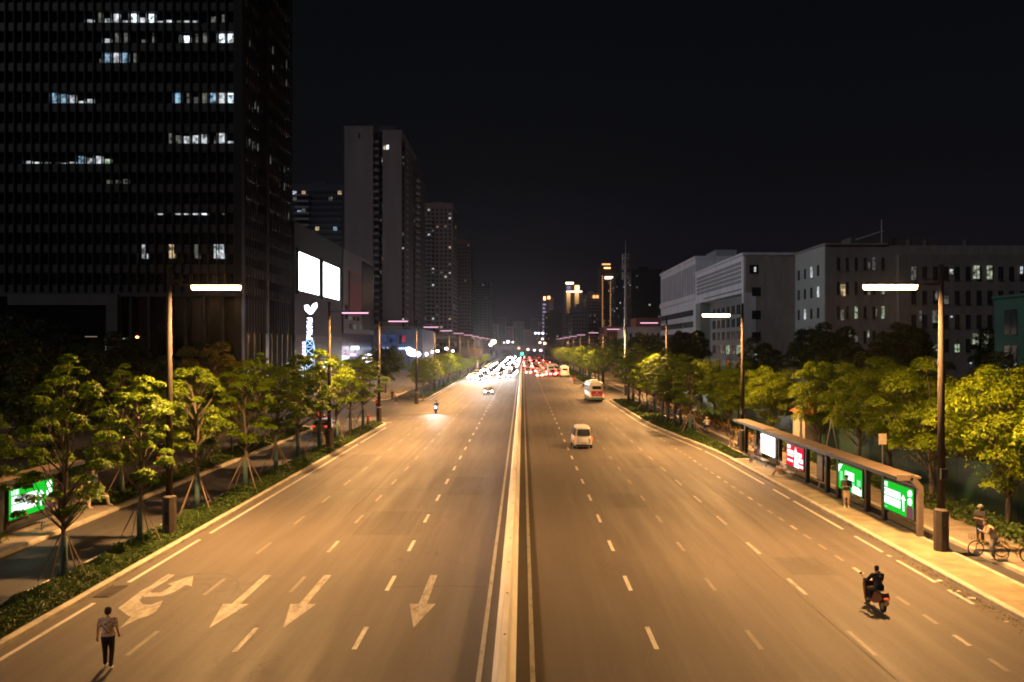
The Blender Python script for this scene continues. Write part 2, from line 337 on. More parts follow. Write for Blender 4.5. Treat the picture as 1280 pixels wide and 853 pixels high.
island('pavement', [(-60, -20), (-22.1, -20), (-22.1, 91), (-24, 93.5), (-60, 93.5)], M_walk)
island('pavement', [(-60, 137), (-24, 137), (-22.3, 140), (-22.3, 700), (-60, 700)], M_walk)
island('pavement', [(60, 700), (19.55, 700), (19.55, -20), (60, -20)], M_walk)
Zp = .17
struct(MB().quad((-29.5, 47, Zp), (-25.3, 47, Zp), (-25.3, 91, Zp), (-29.5, 91, Zp)).build('cycle_path', M_side))
struct(MB().quad((-24.9, 47, Zp+.004), (-22.45, 47, Zp+.004), (-22.45, 90, Zp+.004), (-24.9, 90, Zp+.004)).build('flower_bed', M_soil))
struct(MB().quad((-60, 30, Zp+.002), (-30.5, 30, Zp+.002), (-30.5, 91, Zp+.002), (-60, 91, Zp+.002)).build('garden_soil', M_soil))
struct(MB().quad((22.6, 20, Zp+.002), (60, 20, Zp+.002), (60, 330, Zp+.002), (22.6, 330, Zp+.002)).build('garden_soil', M_soil))

# median barrier
b = MB(); cx = -.5; prof = [(-.32, .0), (-.32, .09), (-.17, .3), (-.1, .8), (-.085, .82), (.085, .82), (.1, .8), (.17, .3), (.32, .09), (.32, 0)]
root = empty('median_barrier', 'long cream concrete barrier running down the middle of the avenue', 'barrier', (cx, 0, .004))
y = -10.0; i = 0
segs = []
while y < 620:
    L = 4.0 if y < 120 else 20.0; segs.append((y, min(y+L-.015, 620))); y += L
for (a, c) in segs:
    mbk = MB().prism(prof, a, c); 
    mbk.build('barrier_segment', M_conc, root)
for a in np.arange(16, 60, 4.0): MB().tube([(0, a, .82), (0, a, .835)], .035, 8).build('lifting_hole_cap', M_dark, root)
# ------------------------------------------------------------------ leaves
def leaves(name, pts, size, m, up=.4, parent=None, outward=None, aspect=.55, jit=.35):
    n = len(pts); pts = np.asarray(pts, dtype=float)
    nr = rng.normal(size=(n, 3)); nr /= np.linalg.norm(nr, axis=1)[:, None]
    nr[:, 2] += up*2
    if outward is not None: nr += outward*.8
    nr /= np.linalg.norm(nr, axis=1)[:, None]
    q = rng.normal(size=(n, 3)); u = np.cross(nr, q); u /= np.linalg.norm(u, axis=1)[:, None]+1e-9; v_ = np.cross(nr, u)
    s = size*(1+jit*rng.uniform(-1, 1, size=(n, 1))); u = u*s*.5; v_ = v_*s*.5*aspect
    V = np.empty((n, 4, 3)); V[:, 0] = pts-u; V[:, 1] = pts-v_*1.0+u*.1; V[:, 2] = pts+u-nr*s*.12; V[:, 3] = pts+v_+u*.1
    me = bpy.data.meshes.new(name); me.vertices.add(4*n); me.vertices.foreach_set('co', V.reshape(-1)); me.loops.add(4*n)
    me.loops.foreach_set('vertex_index', np.arange(4*n, dtype=np.int32)); me.polygons.add(n)
    me.polygons.foreach_set('loop_start', np.arange(0, 4*n, 4, dtype=np.int32)); me.polygons.foreach_set('loop_total', np.full(n, 4, dtype=np.int32))
    me.update(calc_edges=True); me.materials.append(m); o = bpy.data.objects.new(name, me); COL.objects.link(o)
    if parent: o.parent = parent
    return o
def clump(c, r, n, flat=.75):
    d = rng.normal(size=(n, 3)); d /= np.linalg.norm(d, axis=1)[:, None]; d[:, 2] = np.where(d[:, 2] < -.1, -d[:, 2], d[:, 2])
    rr = r*rng.uniform(.45, 1.05, size=(n, 1))**.6; return np.array(c)+d*rr*np.array([1, 1, flat]), d
def tree_young(seed, Ht=7.6, wide=2.0, nl=9000, puffs=38, lm=None, wrap=True, stakes=True, base=2.6, upr=.8, leaf=.17, clumpr=.55):
    """slender street tree: trunk, upswept limbs, leaves in separate rounded sprays"""
    rnd = random.Random(seed)
    r = empty('street_tree', 'x', 'tree', (0, -500, 0)); tk = MB()
    tp = [(0, 0, 0), (.03, .02, base*.5), (rnd.uniform(-.1, .1), rnd.uniform(-.1, .1), base), (rnd.uniform(-.2, .2), rnd.uniform(-.2, .2), Ht*.62), (rnd.uniform(-.3, .3), rnd.uniform(-.3, .3), Ht*.9)]
    tk.tube(tp, [.13, .105, .09, .05, .015], 8)
    P, D = [], []; per = nl//puffs; tips = []
    cz = (base+Ht)/2+.25; hz = (Ht-base)/2
    for k in range(puffs):
        a = k*2.4+rnd.uniform(-.5, .5); u = -1+2*(k+.5)/puffs; u += rnd.uniform(-.08, .08); u = max(-1, min(1, u)); rr = math.sqrt(max(0, 1-u*u))*(1.08-.22*u)
        f = rnd.uniform(.6, 1.12); lx = wide*rr*f*(1+.2*math.sin(a*2+seed)); z = cz+u*hz*rnd.uniform(.85, 1.02)
        p2 = Vector((math.cos(a)*lx, math.sin(a)*lx, z)); zs = max(base*.85, z-lx*rnd.uniform(.7, 1.3)*upr-.5)
        zs = min(zs, Ht*.8); p0 = Vector((0, 0, zs)); p1 = p0.lerp(p2, .55)+Vector((0, 0, -.12*lx))
        tk.tube([p0, p1, p2], [.038, .024, .008], 5); tips.append(p2)
    for p in tips:
        pts, d = clump(p, clumpr*rnd.uniform(.65, 1.3), int(per*rnd.uniform(.5, 1.4))); P.append(pts); D.append(d)
    P = np.concatenate(P); D = np.concatenate(D)
    tk.build('trunk', M_bark, r, smooth=True)
    leaves('crown', P, leaf, lm or M_leafA, .6, r, D)
    if wrap: MB().tube([(0, 0, .02), (.02, .01, 1.0), (.03, .02, 1.9)], [.145, .135, .12], 10).build('trunk_wrap', M_wrap, r, smooth=True)
    if stakes:
        for j in range(4):
            a = j*math.pi/2+.6; MB().tube([(math.cos(a)*1.1, math.sin(a)*1.1, 0), (math.cos(a)*.12, math.sin(a)*.12, 2.0)], .028, 5).build('stake', M_stake, r)
    return r
def tree_bushy(seed, Ht=7.6, wide=2.4, nl=16000, lm=None, base=1.8, leaf=.16, lobes=26, name='bushy_tree'):
    rnd = random.Random(seed); r = empty(name, 'x', 'tree', (0, -500, 0)); tk = MB()
    tk.tube([(0, 0, 0), (.05, 0, base), (.1, .1, Ht*.6), (0, 0, Ht*.85)], [.17, .13, .08, .02], 8)
    P, D = [], []; cz = (base+Ht)/2+.2; hz = (Ht-base)/2
    for i in range(lobes):
        a = i*2.4; u = 1-2*(i+.5)/lobes; rr = math.sqrt(1-u*u); f = rnd.uniform(.5, 1.0)
        c = Vector((math.cos(a)*rr*wide*f, math.sin(a)*rr*wide*f, cz+u*hz*f))
        tk.tube([(0, 0, max(base*.9, c.z-hz*.7)), c], [.045, .012], 5)
        pts, d = clump(c, wide*rnd.uniform(.22, .4), int(nl/lobes*rnd.uniform(.6, 1.4)), .85); P.append(pts); D.append(d)
    n = nl//10; d = rng.normal(size=(n, 3)); d /= np.linalg.norm(d, axis=1)[:, None]
    P.append(d*rng.uniform(.3, .98, size=(n, 1))*np.array([wide, wide, hz])+np.array([0, 0, cz])); D.append(d)
    tk.build('trunk', M_bark, r, smooth=True); leaves('crown', np.concatenate(P), leaf, lm or M_leafB, .55, r, np.concatenate(D)); return r

# prototypes (each is moved to the first spot it is used at)
protoA = [tree_young(11, 8.9, 1.6, 13000, 46, upr=1.1, clumpr=.42, base=2.5, leaf=.15), tree_young(12, 7.3, 1.45, 13000, 36, upr=.8, clumpr=.45, base=2.7, leaf=.15), tree_young(13, 7.9, 1.5, 12500, 34, upr=.95, clumpr=.45, base=2.6, leaf=.15), tree_young(14, 7.2, 1.6, 13000, 38, upr=.75, clumpr=.47, base=2.8, leaf=.15)]
protoAf = [tree_young(21, 7.2, 2.1, 4200, 34, leaf=.26, stakes=False, clumpr=.65, upr=.65), tree_young(22, 7.0, 2.2, 4200, 38, leaf=.26, stakes=False, clumpr=.65, upr=.6)]
protoB = [tree_bushy(31, 7.9, 2.7, 20000, lobes=34, leaf=.15), tree_bushy(32, 7.3, 2.7, 18000, lobes=28, leaf=.15), tree_bushy(33, 7.8, 2.4, 18000, lobes=38, leaf=.15)]
protoD = [tree_bushy(41, 10, 3.6, 11000, M_leafD, 2.2, .3, 30, 'dark_tree'), tree_bushy(42, 9, 3.2, 9000, M_leafD, 2, .3, 24, 'dark_tree')]
protoG = [tree_bushy(51, 10, 4.2, 9000, leafmat('leaves_mid', (.03, .07, .012), (.06, .1, .02), .2), 2.2, .38, 30, 'park_tree')]
used = set()
def plant(protos, i, x, y, z, label, group, sc_=1.0, rz=None, skip=()):
    p = protos[i % len(protos)]; rz = rz if rz is not None else random.uniform(0, 6.28)
    if p.name not in used and not skip:
        used.add(p.name)
        for c in kids(p): pass
        KC[p.name] = kids(p)
        p.location = (x, y, z); p.rotation_euler = (0, 0, rz); p.scale = sc_ if isinstance(sc_, tuple) else (sc_,)*3; p['label'] = label; p['group'] = group; return p
    return copy_tree(p, (x, y, z), rz, label, group, sc_, skip)
for L in (protoA, protoAf, protoB, protoD, protoG):
    for p in L: KC[p.name] = kids(p)

ZI = .16
leftrow = [(-17.0, 25.6, 0, .8), (-17.15, 31.7, 0, .9), (-17.0, 37.7, 2, .92), (-17.2, 44.8, 1, 1.02), (-17.1, 52.4, 2, .98), (-17.1, 58.9, 1, .98), (-17.2, 64.9, 3, 1.05), (-17.1, 71.6, 3, 1.1), (-17.1, 78.2, 2, .98), (-17.1, 84.4, 1, 1.0), (-17.1, 90.9, 3, 1.02)]
for k, (x, y, i, s) in enumerate(leftrow):
    plant(protoA, i, x, y, ZI, f'{ORD[k]} staked young tree from the camera in the left kerbside planting strip', 'staked trees in the left planting strip', (s*1.15, s*1.15, s) if y > 50 else s)
k = 0
y = 142.0
while y < 420:
    plant(protoAf, k, -17.0+random.uniform(-.3, .3), y, ZI, 'small thin-trunked street tree in the dense far row beyond the left junction', 'far row of left street trees', random.uniform(.8, .95) if y < 225 else random.uniform(.6, .7)); k += 1; y += 5.5 if y < 260 else 8
# second row on the far side of the service road
for k, (x, y) in enumerate([(-23.6, 50), (-23.8, 57), (-23.7, 63), (-23.8, 69.5), (-23.6, 76), (-23.8, 83), (-23.8, 89.5)]):
    plant(protoA, k, x, y, ZI, f'{ORD[k]} tree from the camera in the green verge beyond the service road', 'trees in the verge beyond the service road', random.uniform(.8, .95))
# right first row
rr_ = [86.7, 92, 95.5, 99.6, 104, 110, 116.5, 124, 131, 137]
for k, y in enumerate(rr_):
    plant(protoA, k+1, 17.15, y, ZI, f'{ORD[k]} young tree from the camera in the right kerbside planting strip', 'young trees in the right planting strip', (1.3, 1.3, random.uniform(.9, .98)))
y = 180; k = 0
while y < 440:
    plant(protoAf, k, 16.6+random.uniform(-.3, .3), y, ZI, 'small leafy street tree in the far row beyond the right bus bay', 'far row of right street trees', random.uniform(.95, 1.15)); k += 1; y += 7
# right second row: full bushy crowns over the walkway
for k, (x, y, i, s) in enumerate([(23.2, 33, 0, 1.0), (22.9, 40.0, 0, 1.0), (22.6, 46.8, 1, 1.06), (23.6, 54.5, 2, 1.02), (24, 60.5, 1, .98), (23.8, 68, 2, .95), (22.8, 77.5, 0, .88), (20.9, 86, 2, .8), (24, 94, 1, .92), (23.5, 104, 0, .9), (24, 114, 1, .9), (23.5, 126, 2, .9), (24, 139, 0, .9)]):
    plant(protoB, i, x, y, ZI, f'{ORD[k]} bushy tree from the camera in the row behind the right walkway', 'bushy trees behind the right walkway', s)
# dark trees behind
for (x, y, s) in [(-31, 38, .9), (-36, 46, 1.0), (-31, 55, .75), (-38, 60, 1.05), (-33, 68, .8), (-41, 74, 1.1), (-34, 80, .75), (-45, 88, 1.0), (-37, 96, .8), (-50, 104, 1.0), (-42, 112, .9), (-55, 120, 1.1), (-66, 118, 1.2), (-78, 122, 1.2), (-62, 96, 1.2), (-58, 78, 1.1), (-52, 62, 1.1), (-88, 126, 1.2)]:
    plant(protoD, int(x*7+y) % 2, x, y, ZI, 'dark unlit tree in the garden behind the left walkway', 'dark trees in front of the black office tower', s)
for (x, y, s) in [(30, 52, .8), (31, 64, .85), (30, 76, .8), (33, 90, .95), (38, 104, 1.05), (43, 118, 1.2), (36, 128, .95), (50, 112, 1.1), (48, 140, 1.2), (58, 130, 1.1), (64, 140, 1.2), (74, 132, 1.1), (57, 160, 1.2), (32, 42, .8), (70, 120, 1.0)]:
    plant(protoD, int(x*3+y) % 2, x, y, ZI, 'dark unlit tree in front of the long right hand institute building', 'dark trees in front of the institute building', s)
for k, (x, y, s) in enumerate([(27, 175, .9), (33, 190, 1.05), (26, 200, .9), (31, 215, 1.1), (40, 205, 1.2), (27, 232, 1.0), (35, 245, 1.2), (28, 262, 1.1), (46, 232, 1.2)]):
    plant(protoG, 0, x, y, ZI, 'tall green park tree behind the antenna mast beside the white ribbon-window block', 'park trees beyond the antenna mast', s)
g = plant(protoG, 0, -25.5, 158, ZI, 'large round dark green tree at the corner by the blue lit building', 'x', .85); del g['group']
g = plant(protoG, 0, -31, 172, ZI, 'smaller dark green tree left of the large round corner tree', 'x', .6); del g['group']
wt = tree_bushy(61, 9.2, 2.6, 15000, leafmat('leaves_olive', (.07, .07, .01), (.14, .12, .02), .3), 2.5, .16, 24, 'weeping_tree')
wt.location = (-24.6, 67.5, ZI); tag(wt, 'taller olive yellow weeping tree rising behind the left street trees', 'tree')

# ------------------------------------------------------------------ ground cover
def cover(x0f, x1f, y0, y1, dens, h, size, label):
    n = int((y1-y0)*dens); y = rng.uniform(y0, y1, n); xa = np.array([x0f(v) for v in y]); xb = np.array([x1f(v) for v in y]); x = xa+(xb-xa)*rng.uniform(0, 1, n)
    hh = h*(.55+.45*np.sin(x*2.1+np.sin(y*1.3)*2)*np.cos(y*1.7+x))*np.clip(np.minimum(x-xa, xb-x)/.25, .25, 1)
    z = .17+np.abs(hh)*rng.uniform(.2, 1, n)+.02
    return np.stack([x, y, z], 1)
def mk_cover(name, P, size, label): o = leaves(name, P, size, M_cover, .45, aspect=.6); tag(o, label, 'ground cover', kind='stuff'); return o
P = cover(lambda y: -17.6, lambda y: -15.72, 18, 45, 950, .42, .1, ''); mk_cover('ground_cover', P, .11, 'low leafy green ground cover along the left kerb')
P = cover(lambda y: -17.6, lambda y: -15.72, 45, 96, 430, .38, .1, ''); mk_cover('ground_cover', P, .16, 'green ground cover in the middle stretch of the left planting strip')
P = cover(lambda y: -17.6, lambda y: -16.2, 143, 330, 120, .4, .1, ''); mk_cover('ground_cover', P, .3, 'green ground cover beneath the far left tree row')
P = cover(lambda y: -24.8, lambda y: -22.5, 47, 90, 420, .45, .1, ''); mk_cover('ground_cover', P, .16, 'green ground cover in the verge beyond the service road')
P = cover(lambda y: rightkerb(y)+.3, lambda y: 17.8, 66.5, 137, 330, .32, .1, ''); mk_cover('ground_cover', P, .17, 'bright green grass and ground cover along the right kerb')
P = cover(lambda y: 14.6, lambda y: 17.6, 178, 330, 130, .35, .1, ''); mk_cover('ground_cover', P, .3, 'green ground cover beneath the far right tree row')
P = cover(lambda y: 21.9, lambda y: 23.4, 30, 140, 220, .9, .1, ''); mk_cover('undergrowth', P, .2, 'dark weedy undergrowth at the back of the right walkway')
P = cover(lambda y: -34, lambda y: -29.6, 30, 92, 260, 1.3, .1, ''); mk_cover('undergrowth', P, .25, 'dark shrubby undergrowth behind the left cycle path')

# ------------------------------------------------------------------ street lamps
M_lampN = emis('lamp_glow_near', (1, .58, .3), 34); M_lampF = emis('lamp_glow_far', (1, .5, .72), 1.7)
LC = (1.0, .5, .165)
def street_lamp(x, y, side, label, group, near=True, P=5200, hz=11.75, first=None):
    """side=+1: lamp reaches to +x"""
    r = empty('street_lamp', label, 'street lamp', (x, y, ZI if abs(x) < 19 else .14), 0, group); z0 = 0; hd = hz-.16
    oc = [(math.cos(a)*.31, math.sin(a)*.31) for a in [math.pi/8+j*math.pi/4 for j in range(8)]]
    bevel(MB().prism(oc, 0, 1.75, 'z').build('base_box', M_base, r), .02); MB().box(-.1, .1, -.302, -.288, .5, 1.1).build('service_door', M_dark, r); bevel(MB().box(-.14, .14, -.3, -.15, 3.1, 3.55).build('junction_box', M_dark, r), .01) if near else None
    MB().tube([(0, 0, 1.75), (0, 0, 1.83)], [.3, .17], 12).build('collar', M_base, r)
    MB().tube([(0, 0, 1.8), (0, 0, hd*.6), (0, 0, hd+.95)], [.165, .14, .1], 14).build('pole', M_pole, r, smooth=True)
    MB().box(min(.05*side, 1.05*side), max(.05*side, 1.05*side), -.045, .045, hd+.05, hd+.13).box(min(.05*side, .75*side), max(.05*side, .75*side), -.02, .02, hd+.3, hd+.34).build('arm', M_dark, r)
    a0, a1 = sorted((1.05*side, 3.35*side))
    hdm = MB(); hdm.rings([[(xx, -.2, hd+.05), (xx, .2, hd+.05), (xx, .13, hd+.15), (xx, -.13, hd+.15)] for xx in (a0, a1)]); head = hdm.build('lamp_head', M_dark, r)
    d = MB(); d.rings([[(xx, (.17 if near else .12)*math.cos(q), hd+.05-(.2 if near else .1)*math.sin(q)) for q in [math.pi*j/8 for j in range(9)]] for xx in (a0+.04, a1-.04)]).build('diffuser', M_lampN if near else M_lampF, head, smooth=False)  # near diffuser thickened, lamp glow put into its shape
    l = bpy.data.lights.new('lamp_light', 'AREA'); l.shape = 'RECTANGLE'; l.size = 1.3; l.size_y = .26; l.energy = P; l.color = LC; l.spread = R(180)
    lo = bpy.data.objects.new('lamp_light', l); COL.objects.link(lo); lo.location = (2.65*side, 0, hd-.2); lo.parent = r
    return r
LY = [(-16.55, 39.75), (-16.4, 72), (-16.4, 97), (-16.0, 128), (-16.6, 160), (-16.8, 194), (-16.8, 228), (-16.8, 262), (-16.8, 297), (-16.8, 333), (-16.8, 370)]
RY = [(18.05, 36.55), (18.4, 70.9), (18.3, 107.7), (18.3, 150), (18.3, 192), (18.3, 232), (18.3, 268), (18.3, 304), (18.3, 340), (18.3, 376)]
for k, (x, y) in enumerate(LY): street_lamp(x, y, 1, f'{ORD[k]} tall street lamp from the camera along the left kerb, lit bar reaching right', 'street lamps on the left', y < 60, 8200 if y > 60 else 8300)
for k, (x, y) in enumerate(RY): street_lamp(x, y, -1, f'{ORD[k]} tall street lamp from the camera along the right kerb, lit bar reaching left', 'street lamps on the right', y < 100, 8200 if y > 60 else 8800, 11.55 if y < 100 else 11.85)
for x, y, s in ((-16.5, 5, 1), (18.05, 3, -1)):
    street_lamp(x, y, s, f'lit street lamp beside the viewing position on the {"left" if s > 0 else "right"} kerb', 'street lamps outside the frame', True, 1100)

# orange old lamp left
r = empty('park_lamp', 'small curved orange park lamp glowing in front of the black tower', 'street lamp', (S(182, 112), 112, .1))
MB().tube([(0, 0, 0), (0, 0, 9.0), (-.15, 0, 9.8), (-.6, 0, 10.2), (-1.0, 0, 10.1)], [.09, .06, .05, .05, .04], 8).build('pole', M_pole, r, smooth=True)
MB().ball((-1.1, 0, 10.0), .16, sz=(1.3, 1, .8)).build('lamp_head', emis('sodium_glow', (1, .33, .08), 14), r)
r = empty('street_lamp', 'slim white bar lamp above the orange park lamp', 'street lamp', (S(178, 150)+.0, 130, .1))
MB().tube([(0, 0, 0), (0, 0, 10.2)], [.1, .06], 8).build('pole', M_dark, r); MB().box(.2, 2.0, -.08, .08, 10.2, 10.28).build('lamp_head', emis('dim_white_bar', (1, .75, .5), .35), r)

# ------------------------------------------------------------------ antenna mast
r = empty('antenna_mast', 'very tall slim grey telecom mast with antenna clusters near its top', 'antenna mast', (S(782, 152), 152, .1))
top = ZZ(300, 152); zc = ZZ(345, 152)
M_mast = mat('galvanised', (.6, .6, .62), .5, .4)
MB().tube([(0, 0, 0), (0, 0, zc), (0, 0, zc+4)], [.34, .2, .14], 12).build('pole', M_mast, r, smooth=True)
MB().tube([(0, 0, zc+4), (0, 0, top)], [.05, .02], 6).build('lightning_rod', M_mast, r)
for z in (zc-.2, zc+1.6, zc+3.1):
    mb = MB().torus((0, 0, z), .55, .03, 'z', 16, 4)
    for j in range(4): mb.tube([(0, 0, z), (.55*math.cos(j*1.57), .55*math.sin(j*1.57), z)], .02, 4)
    pf = mb.build('antenna_ring', M_mast, r)
    for j in range(3):
        a = j*2.09+.4; c = (.6*math.cos(a), .6*math.sin(a)); MB().box(-.13, .13, -.07, .07, -.55, .75, Matrix.Translation((c[0], c[1], z)) @ Matrix.Rotation(a, 4, 'Z')).build('antenna_panel', mat('antenna_grey', (.42, .42, .42), .6), pf)

# ------------------------------------------------------------------ bus shelters
M_fr = mat('shelter_frame', (.22, .17, .14), .45, .3, var=.1); M_roof = mat('shelter_roof', (.15, .112, .08), .6, .1, var=.2, scale=1.5)
M_green = emis('screen_green', (.015, .62, .03), 1.0); M_gw = emis('screen_white', (.88, 1.0, .95), 1.7); M_pale = emis('screen_pale_green', (.25, .9, .4), 1.1)
M_pink = emis('screen_red', (.85, .02, .06), 1.0); M_ww = emis('screen_blank', (1.0, .95, 1.0), 5.0)
M_dkt = emis('screen_dark_text', (.02, .25, .06), .5); M_mauve = emis('screen_mauve', (.3, .1, .12), .7); M_sk = emis('screen_skin', (1, .75, .55), 1.2)
def screen(parent, side, y0, y1, kind, x=0.0, z0=.66, z1=2.08):
    """lit advert box facing the road; side=-1: face towards -x. u runs left to right as read"""
    fx = x+side*.09
    bx = MB().box(x-.08, x+.08, y0-.08, y1+.08, z0-.09, z1+.09).build('advert_box', M_dark, parent)
    def rect(u0, u1, v0, v1, m, name, d=.0):
        ya, yb = (y1-(y1-y0)*u0, y1-(y1-y0)*u1) if side < 0 else (y0+(y1-y0)*u0, y0+(y1-y0)*u1)
        za, zb = z0+(z1-z0)*v0, z0+(z1-z0)*v1; q = fx+side*(.003+d)
        return MB().box(min(q, q-side*.004), max(q, q-side*.004), min(ya, yb), max(ya, yb), za, zb).build(name, m, bx)
    def shape(pts, m, name, d=.003):
        def P(u, v): return (fx+side*(.003+d), (y1-(y1-y0)*u) if side < 0 else (y0+(y1-y0)*u), z0+(z1-z0)*v)
        b = MB(); n = len(pts); b.v = [P(*p) for p in pts]; b.f = [tuple(range(n))]; return b.build(name, m, bx)
    if kind == 'white': rect(0, 1, 0, 1, M_ww, 'lit_panel'); return
    if kind == 'red':
        rect(0, 1, 0, 1, M_pink, 'lit_panel'); rect(.05, .24, .82, .98, M_gw, 'logo_block', .004)
        for (a, b, c, d_) in ((.05, .42, .58, .75), (.05, .42, .45, .53), (.05, .4, .2, .3), (.6, .9, .55, .74), (.62, .97, .3, .5), (.7, .98, .08, .2)): rect(a, b, c, d_, M_gw, 'text_block', .004)
        shape([(.46, .02), (.5, .5), (.45, .6), (.5, .82), (.56, .88), (.62, .8), (.6, .5), (.76, .1), (.76, .02)], M_gw, 'figure', .006)
        shape([(.52, .84), (.5, .9), (.53, .96), (.58, .96), (.61, .9), (.58, .84)], M_sk, 'head', .008); return
    rect(0, 1, 0, 1, M_green, 'lit_panel')
    if kind == 'green_wide':
        shape([(.0, .93), (.2, 1), (.0, .6)], M_gw, 'leaf_shape', .004)
        rect(.3, .68, .46, .78, M_gw, 'headline_block', .004); rect(.34, .64, .6, .63, M_dkt, 'text_line', .007)
        rect(.22, .7, .22, .4, M_pale, 'text_block', .004); rect(.6, .98, .02, .3, M_gw, 'white_corner', .005); rect(.08, .2, .3, .7, M_pale, 'figure', .004); rect(.8, .95, .35, .6, M_pale, 'figure', .004); rect(.9, .97, .25, .36, M_mauve, 'figure', .008); return
    # two logo characters, two-line headline, arrow figure, two white figures, mauve box
    for (a, b, c, d_) in ((.05, .105, .93, .955), (.05, .105, .86, .88), (.045, .06, .79, .955), (.095, .11, .79, .955), (.125, .205, .93, .955), (.158, .172, .79, .955), (.125, .205, .865, .885), (.125, .205, .79, .81)): rect(a, b, c, d_, M_gw, 'logo_stroke', .006)
    rect(.04, .21, .8, .94, M_pale, 'logo_block', .003)
    rect(.05, .61, .5, .74, M_gw, 'headline_block', .004); rect(.05, .61, .2, .46, M_gw, 'headline_block', .004)
    for i, (a, b) in enumerate(((.09, .15), (.2, .26), (.31, .37), (.42, .47), (.52, .57))): rect(a, b, .6-.01*(i % 2), .62, M_dkt, 'text_stroke', .007)
    rect(.06, .17, .655, .68, M_dkt, 'text_stroke', .007); rect(.2, .42, .47, .49, M_dkt, 'text_line', .007); rect(.04, .2, .06, .1, M_pale, 'small_print', .004)
    shape([(.63, .55), (.7, .72), (.78, .55), (.735, .55), (.73, .38), (.735, .16), (.69, .16), (.68, .38), (.67, .55)], M_gw, 'arrow_figure', .005)
    shape([(.84, .72), (.83, .86), (.88, .95), (.94, .95), (.97, .84), (.94, .74)], M_gw, 'figure', .005)
    shape([(.84, .46), (.83, .6), (.88, .69), (.95, .68), (.97, .56), (.93, .44)], M_gw, 'figure', .006)
    shape([(.8, 0), (.79, .3), (.84, .42), (.98, .42), (1, .3), (1, 0)], M_mauve, 'mauve_box', .006)
def shelter(X, Y0, Y1, side, label, posts, screens, hroof=2.86, board=None, endframe=True):
    """X: plane of the back panels; roof reaches towards the road (direction side)"""
    r = empty('bus_shelter', label, 'bus shelter', (X, 0, ZI+.005)); zr = hroof-ZI
    xa, xb = sorted((-.18*side, .98*side))
    bevel(MB().box(xa, xb, Y0, Y1, zr-.12, zr).build('roof', M_roof, r), .015)
    fx = .98*side; MB().box(min(fx, fx+.03*side), max(fx, fx+.03*side), Y0, Y1, zr-.17, zr-.004).build('fascia', M_dark, r)
    MB().box(xa+.05, xb-.05, Y0+.05, Y1-.05, zr-.16, zr-.124).build('ceiling_panel', M_dark, r)
    for p in posts: bevel(MB().box(-.12, .12, p-.14, p+.14, 0, zr-.13).build('post', M_dark, r), .01)
    if endframe:
        e = MB(); w_ = .09
        for (p, q) in (((-.05*side, 0), (-.05*side, zr-.5)), ((-.05*side, zr-.5), (.35*side, zr-.02)), ((.35*side, zr-.02), (.95*side, zr-.02))):
            a = Vector((p[0], Y0-.14, p[1])); c = Vector((q[0], Y0-.14, q[1])); d = (c-a).normalized(); L = (c-a).length
            M = Matrix.Translation((a+c)/2) @ d.to_track_quat('Z', 'Y').to_matrix().to_4x4(); e.box(-w_*1.3, w_*1.3, -.13, .13, -L/2-.03, L/2+.03, M)
        e.build('end_frame', M_fr, r)
    for (a, b, kind) in screens: screen(r, side, a, b, kind)
    for (a, b, kind) in screens:
        MB().box(-.03, .03, a-.1, b+.1, .12, .5).build('lower_panel', M_glass, r)
    if board:
        bb = MB().box(-.05, .05, board[0], board[1], .5, 2.1).build('timetable_board', M_dark, r)
        MB().box(.052*side-.003, .052*side+.003, board[0]+.06, board[1]-.06, .58, 2.02).build('timetable_sheet', mat('timetable_paper', (.3, .27, .22), .6, var=.4, scale=9), bb)
    MB().box(-.02, .02, Y0, Y1, zr-.55, zr-.42).build('top_rail', M_fr, r)
    return r
def bench(x, y0, y1, label):
    r = empty('bench', label, 'bench', (x, (y0+y1)/2, ZI+.005)); h = (y1-y0)/2
    for xx in (-.13, 0, .13): MB().tube([(xx, -h, .44), (xx, h, .44)], .035, 8).build('seat_bar', M_steel, r)
    for yy in (-h*.85, h*.85): MB().box(-.16, .16, yy-.03, yy+.03, .36, .41).box(-.03, .03, yy-.03, yy+.03, 0, .37).build('leg', M_steel, r)
    return r
shelter(18.35, 39.4, 60.9, -1, 'long brown roofed bus shelter with three lit adverts on the right platform', [42.9, 45.1, 49.1, 51.0, 54.6, 60.4], [(39.6, 43.1, 'green'), (45.6, 49.0, 'green_wide'), (55.0, 58.6, 'red')][:2]+[(55.1, 58.6, 'red')], 2.9, (51.7, 52.7))
shelter(18.45, 61.4, 70.2, -1, 'farther short bus shelter with one blank white screen on the right platform', [61.0+.2, 66.6, 69.9], [(61.7, 65.2, 'white')], 2.9, None, False)
shelter(-24.0, 33.2, 44.6, 1, 'bus shelter with green lit advert beyond the service road on the left', [34, 38.9, 44.2], [(39.5, 43.2, 'green')], 2.95, None, False)
bench(17.75, 55.6, 58.8, 'steel bar bench in front of the red advert on the right platform')
bench(17.75, 61.6, 64.4, 'steel bar bench in front of the blank white screen')
bench(-22.95, 40.3, 43.0, 'steel bar bench in front of the left green advert')
